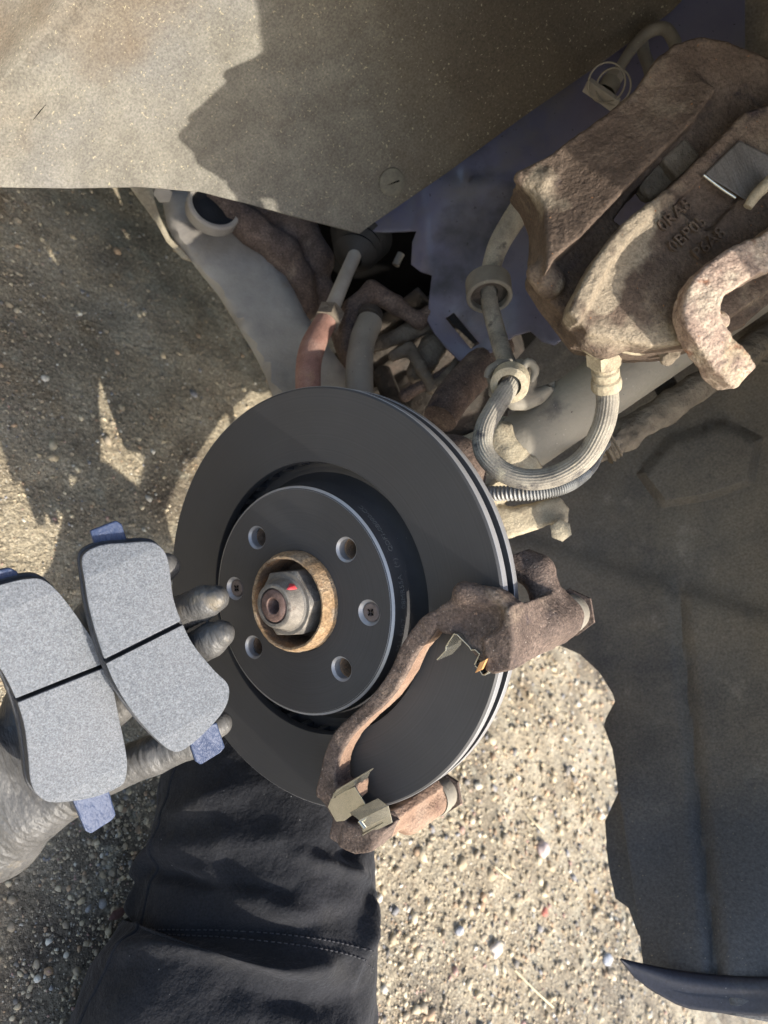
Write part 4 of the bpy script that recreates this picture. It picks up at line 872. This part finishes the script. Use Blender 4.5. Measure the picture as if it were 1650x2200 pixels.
# ------------------------------------------------------------------ brake pads
def ray_plane(px, py, c, n): r = ray(px, py); return CC + r * ((np.asarray(c) - CC) @ n / (r @ n))
def brake_pad(label, outline, groove, tabs, center, depth, tilt):
    t = thing('brake_pad', label, 'brake pad', 'new brake pads in the gloved hand')
    c = P(*center, depth); n = CR[2] + CR[0] * tilt[0] + CR[1] * tilt[1]; n /= np.linalg.norm(n)
    U = lambda q: ray_plane(q[0], q[1], c, n)
    o3 = [U(q) for q in smooth_loop(outline, 4)]; ctr = np.mean(o3, axis=0)
    # split the lining along the groove
    ga, gb = U(groove[0]), U(groove[1]); gd = gb - ga; gd /= np.linalg.norm(gd); gn = np.cross(n, gd)
    for s in (1, -1):
        bm = bmesh.new(); vv = [bm.verts.new(tuple(q)) for q in o3]; bm.faces.new(vv)
        bmesh.ops.bisect_plane(bm, geom=bm.verts[:] + bm.edges[:] + bm.faces[:], plane_co=tuple(ga + gn * s * 1.15), plane_no=tuple(gn * s), clear_inner=True)
        hs = max((np.array(q.co) - ga) @ gn * s for q in bm.verts); cut = hs - 13
        bmesh.ops.bisect_plane(bm, geom=bm.verts[:] + bm.edges[:] + bm.faces[:], plane_co=tuple(ga + gn * s * cut), plane_no=tuple(gn * s))
        for q in bm.verts:
            e_ = (np.array(q.co) - ga) @ gn * s - cut
            if e_ > 0.01: q.co -= Vector(tuple(n * e_ * .2))
        fc = bm.faces[:]
        # chamfer the far end of the block by pushing it down
        ex = bmesh.ops.extrude_face_region(bm, geom=fc); nv = [q for q in ex['geom'] if isinstance(q, bmesh.types.BMVert)]
        bmesh.ops.translate(bm, verts=nv, vec=tuple(-n * 9.5))
        bmesh.ops.recalc_face_normals(bm, faces=bm.faces)
        me = bpy.data.meshes.new('lining'); bm.verts.index_update()
        for v_ in bm.verts: v_.co *= MM
        bm.to_mesh(me); bm.free(); me.materials.append(M['pad']); me.materials.append(M['pad_side'])
        for p_ in me.polygons:
            if abs(np.dot(np.array(p_.normal), n)) < .5: p_.material_index = 1
        ob = put(bpy.data.objects.new('lining', me), t); b = ob.modifiers.new('b', 'BEVEL'); b.width = .8 * MM; b.segments = 3; b.limit_method = 'ANGLE'; b.angle_limit = math.radians(50); b.material = -1
    # floor of the groove
    fl_ = [q - n * 6.6 + (ctr - q) / np.linalg.norm(ctr - q) * 1.0 for q in o3]
    extrude('lining_base', fl_, -n * 2.9, M['pad_side'], t, bevel=.4)
    pl = [q - n * 9.6 + (q - ctr) / np.linalg.norm(q - ctr) * 1.6 for q in o3]
    extrude('backing_plate', pl, -n * 5, M['pad_side'], t, bevel=.7)
    for tb in tabs:
        q3 = [ray_plane(q[0], q[1], c - n * 9.8, n) for q in tb]
        extrude('tab', q3, -n * 4.6, M['plate_blue'], t, bevel=.9)
    return t
padB = brake_pad('grey brake pad nearest the disc, held over the fingertips, blue end tabs',
    [(178, 1196), (215, 1172), (270, 1166), (325, 1164), (352, 1182), (364, 1215), (372, 1280), (388, 1330), (415, 1385), (460, 1440), (488, 1468), (492, 1495), (480, 1530), (448, 1570), (410, 1605), (378, 1618), (340, 1592), (285, 1530), (245, 1465), (215, 1390), (192, 1310), (182, 1250)],
    ((228, 1420), (388, 1340)), [[(193, 1140), (250, 1118), (262, 1126), (282, 1185), (210, 1190)], [(405, 1590), (440, 1560), (466, 1552), (484, 1606), (474, 1618), (432, 1644), (420, 1636)]], (330, 1390), 398, (.55, .0))
padA = brake_pad('grey brake pad at the left edge, lying across the gloved palm, blue end tabs',
    [(-60, 1280), (-10, 1262), (60, 1245), (100, 1250), (140, 1290), (190, 1360), (226, 1412), (238, 1450), (256, 1540), (272, 1620), (274, 1670), (260, 1695), (200, 1718), (120, 1726), (84, 1712), (66, 1680), (60, 1620), (50, 1550), (25, 1480), (-10, 1420), (-50, 1370)],
    ((42, 1502), (228, 1428)), [[(-60, 1236), (22, 1220), (38, 1228), (50, 1262), (-40, 1290)], [(150, 1705), (232, 1690), (250, 1752), (240, 1764), (196, 1792), (184, 1786)]], (130, 1500), 392, (.8, -.1))

# ------------------------------------------------------------------ person: gloved hand and knee
person = thing('person', 'kneeling person in black work trousers and grey gloves holding brake pads', 'person')
H = lambda *q: P(*q)
fing = [([H(150, 1690, 440), H(240, 1655, 448), H(330, 1622, 448), H(410, 1592, 448), H(472, 1556, 454)], [14, 12.5, 11.5, 10, 7.5]),
        ([H(140, 1600, 440), H(280, 1490, 442), H(390, 1412, 432), H(452, 1376, 424), H(474, 1362, 421)], [13, 11.5, 10.5, 9.4, 8]),
        ([H(120, 1520, 440), H(260, 1400, 444), H(370, 1325, 434), H(440, 1294, 424), H(464, 1286, 421)], [13, 11.5, 10.5, 9.2, 7.6]),
        ([H(90, 1450, 440), H(200, 1330, 444), H(290, 1250, 440), H(340, 1222, 436), H(358, 1216, 434)], [13, 11, 10, 9, 7.5])]
thumb = ([H(-20, 1700, 430), H(-75, 1590, 415), H(-110, 1480, 405), H(-100, 1400, 398)], [18, 14, 11, 9])
palm = [H(150, 1690, 438), H(140, 1600, 446), H(120, 1520, 448), H(90, 1450, 448)]
wrist = [H(-10, 1780, 440), H(-130, 1880, 452), H(-300, 2010, 470)]
def f_hand(p):
    d = None
    for pts, r in fing:
        q = s_chain(p, pts, r, 3); d = q if d is None else smin(d, q, 3.5)
    for i in range(4): d = smin(d, s_cap(p, palm[i], wrist[0], 15, 24), 10)
    for i in range(3): d = smin(d, s_cap(p, palm[i], palm[i + 1], 14), 8)
    d = smin(d, s_cap(p, H(60, 1740, 430), H(-20, 1640, 424), 18, 18), 12)
    d = smin(d, s_chain(p, wrist, [25, 25, 31], 8), 10)
    d = smin(d, s_chain(p, *thumb, 5), 8)
    # creases at the finger joints and loose folds in the palm
    xy, dep = camspace(p); w = np.sin((xy[:, 0] * .72 + xy[:, 1] * .55) * 1.25 + 3 * fbm(p / 22, 2)); m_ = np.clip(fbm(p / 26, 2) * 2.2 + .25, 0, 1)
    d = d + .12 * w * m_
    for (a_, b_, r_) in (((250, 1652, 428), (345, 1617, 424), 17), ((300, 1634, 426), (380, 1603, 424), 12), ((385, 1415, 432), (440, 1383, 425), 9), ((375, 1325, 433), (430, 1300, 425), 9), ((120, 1735, 428), (190, 1690, 428), 20), ((20, 1800, 430), (110, 1740, 428), 24)):
        a_, b_ = H(*a_), H(*b_); e_ = (b_ - a_) / np.linalg.norm(b_ - a_); q_ = p - (a_ + b_) / 2
        d = d + .5 * np.sin((q_ @ e_) * 1.7 + 2.5 * fbm(p / 12, 2)) * np.exp(-(np.linalg.norm(q_, axis=1) / r_) ** 2)
    return d
hp = [q for pts, _ in fing for q in pts] + palm + wrist + thumb[0]
sdf('gloved_hand', f_hand, hp, 28, 1.2, M['glove'], person, rough=[(16, .7)])

def trousers():
    ctr = [P(440, 2420, 520), P(490, 2200, 545), P(545, 2050, 570), P(562, 1900, 590), P(570, 1780, 605), P(580, 1660, 625), P(620, 1540, 645), P(680, 1440, 655)]
    hw = [110, 108, 97, 91, 88, 84, 78, 50]; hd = [92, 88, 80, 74, 70, 66, 60, 40]
    n, seg = 190, 200
    c = crom(ctr, n); s = np.linspace(0, 1, n); k = np.linspace(0, 1, len(hw)); W = np.interp(s, k, hw); Dp = np.interp(s, k, hd)
    kern = np.ones(15) / 15; W = np.convolve(np.pad(W, 7, 'edge'), kern, 'valid'); Dp = np.convolve(np.pad(Dp, 7, 'edge'), kern, 'valid')
    t = np.gradient(c, axis=0); t /= np.linalg.norm(t, axis=1)[:, None]
    # folds: (s0, a0, s1, a1, height, width); angle a: 90 deg faces the camera, 0 right, 180 left
    folds = [(.16, 170, .34, 30, 7, .018), (.25, 150, .30, 60, 9, .02), (.02, 120, .22, 40, 6, .02), (.30, 40, .42, 18, 9, .018), (.36, 60, .47, 110, 6, .022), (.46, 25, .52, 70, 8, .018), (.40, 178, .55, 140, 8, .02), (.52, 160, .56, 60, 4, .025),
             (.26, 178, .44, 158, 7, .015), (.58, 150, .66, 80, 5, .03), (.10, 15, .25, 8, 8, .014), (.48, 150, .43, 80, -6, .022), (.33, 120, .375, 45, -7, .02), (.20, 95, .275, 35, -8, .022), (.56, 20, .50, 50, -7, .02), (.3, 165, .47, 172, -6, .012)]
    v = []; A = np.linspace(0, 2 * math.pi, seg, endpoint=False)
    for i in range(n):
        bk = CR[2] - t[i] * (CR[2] @ t[i]); bk /= np.linalg.norm(bk); rt = np.cross(t[i], bk); rt = rt if rt @ CR[0] > 0 else -rt
        deg = np.degrees(A); rr = np.zeros(seg)
        for (s0_, a0, s1_, a1, h, w) in folds:
            u0_, u1_ = np.array([s0_, a0 / 250]), np.array([s1_, a1 / 250]); e = u1_ - u0_
            q = np.stack([np.full(seg, s[i]), deg / 250], 1) - u0_; tt = np.clip(q @ e / (e @ e), 0, 1); dd = np.linalg.norm(q - tt[:, None] * e, axis=1)
            rr += 1.3 * h * np.exp(-(dd / w) ** 2) * np.sin(np.pi * np.clip(tt, .08, .92)) ** .7
        ca, sa = np.cos(A), np.sin(A); ex = .86
        P_ = c[i] + (np.sign(ca) * np.abs(ca) ** ex * (W[i] + rr))[:, None] * rt + (np.sign(sa) * np.abs(sa) ** ex * (Dp[i] + rr))[:, None] * bk
        v.append(P_)
    v = np.concatenate(v); nz = fbm(v / 60, 3); nz2 = fbm(v / 18, 2)
    cc = np.repeat(c, seg, 0); dr = v - cc; dr /= np.linalg.norm(dr, axis=1)[:, None]; v = v + dr * (6 * nz + 1.7 * nz2 + .6 * fbm(v / 6, 2))[:, None]
    f = [(i * seg + j, i * seg + (j + 1) % seg, (i + 1) * seg + (j + 1) % seg, (i + 1) * seg + j) for i in range(n - 1) for j in range(seg)]
    f += [tuple(range(seg)), tuple((n - 1) * seg + j for j in range(seg))]
    o = mk('trouser_leg', v, f, M['cloth'], person)
    return v.reshape(n, seg, 3), c
tv, tc_ = trousers()
def seam(s0, a0, s1, a1, bow, parent, dashed=True, r=.45, lift=.6, n=60):
    n_, seg = tv.shape[:2]; pts = []
    for u in np.linspace(0, 1, n):
        s = s0 + (s1 - s0) * u + bow * math.sin(math.pi * u); a = a0 + (a1 - a0) * u
        fi = min(max(s * (n_ - 1), 0), n_ - 1.01); fj = (a / 360 * seg) % seg; i, j = int(fi), int(fj); du, dv = fi - i, fj - j
        q = tv[i, j] * (1 - du) * (1 - dv) + tv[i + 1, j] * du * (1 - dv) + tv[i, (j + 1) % seg] * (1 - du) * dv + tv[i + 1, (j + 1) % seg] * du * dv
        o = q - tc_[i]; pts.append(q + o / np.linalg.norm(o) * lift)
    if dashed:
        V, Fs = [], []
        for i in range(0, n - 1):
            a, b = pts[i], pts[i] + (pts[i + 1] - pts[i]) * .6; vv, ff = tube_geo([a, b], r, 3, 5); k = len(V); V += list(vv); Fs += [tuple(x + k for x in q) for q in ff]
        return mk('stitching', V, Fs, M['thread'], parent)
    return tube('seam', pts, r, M['cloth'], parent, n=n * 2, seg=8)
leg_o = [o for o in person.children if o.name.startswith('trouser')][0]
seam(.30, 165, .30, 20, .035, leg_o); seam(.315, 165, .315, 20, .035, leg_o)
seam(.0, 150, .72, 140, .03, leg_o, dashed=False, r=1.4, lift=.2)
seam(.0, 35, .24, 28, 0, leg_o, dashed=False, r=1.6, lift=.2)

# ------------------------------------------------------------------ small things on the ground
def ground_at(px, py):
    q = PZ(px, py, GZ); return np.array([q[0], q[1], float(gz(np.array([q[0]]), np.array([q[1]]))[0])])
lf = ground_at(240, 1967) + np.array([0, 0, 5])
lv = [lf + np.array([9 * x, 5 * y, 1.5 * x * x + 1.2 * y * y]) for x, y in ((-1, 0), (-.5, .7), (.2, .8), (1, .1), (.3, -.7), (-.5, -.6), (0, 0))]
tag(mk('fallen_leaf', lv, [(i, (i + 1) % 6, 6) for i in range(6)], M['leaf'], solid=.4), 'small reddish brown dead leaf on the gravel left of the knee', 'leaf')
for (a, b, lab) in (((1100, 2085), (1180, 2165), 'longest pale straw on the gravel near the bottom, right of the knee'), ((1048, 1865), (1085, 1890), 'short pale straw on the gravel to the right of the knee'), ((1130, 1750), (1165, 1790), 'short pale straw on the gravel below the disc edge')):
    p0, p1 = ground_at(*a) + np.array([0, 0, 6]), ground_at(*b) + np.array([0, 0, 6])
    tag(tube('straw', [p0, (p0 + p1) / 2 + np.array([3, 2, 3]), p1], 1.3, M['straw'], n=12, seg=8), lab, 'straw', 'dry straws on the gravel')
def pebble(px, py, size, colr, lab):
    c = ground_at(px, py) + np.array([0, 0, size * .15]); bm = bmesh.new(); bmesh.ops.create_icosphere(bm, subdivisions=3, radius=1)
    v = np.array([tuple(q.co) for q in bm.verts]); f = [[w.index for w in q.verts] for q in bm.faces]; bm.free()
    size *= .72
    v = v * (1 + .5 * fbm(v * 1.3 + px, 2))[:, None] * size * np.array([1.25, .9, .7])
    tag(mk('pebble', v + c, f, mat('pebble_' + str(px), [tuple(x * .85 for x in colr), colr], 200, .8, bumps=((600, .3),))), lab, 'pebble', 'larger pebbles on the gravel')
pebble(1168, 1822, 15, (.62, .5, .46), 'pale pink pebble on the sunny gravel right of the disc foot')
pebble(1062, 2040, 13, (.6, .53, .46), 'pale rounded pebble on the gravel near the bottom, right of the knee')
pebble(1172, 1958, 8, (.45, .16, .12), 'small red brick coloured pebble on the sunny gravel')
pebble(1305, 2060, 12, (.4, .42, .46), 'blue grey pebble beside the fender lip')
pebble(1020, 1690, 9, (.62, .58, .48), 'cream pebble just below the right edge of the disc')
pebble(985, 2000, 8, (.36, .37, .4), 'grey pebble on the gravel midway right of the knee')
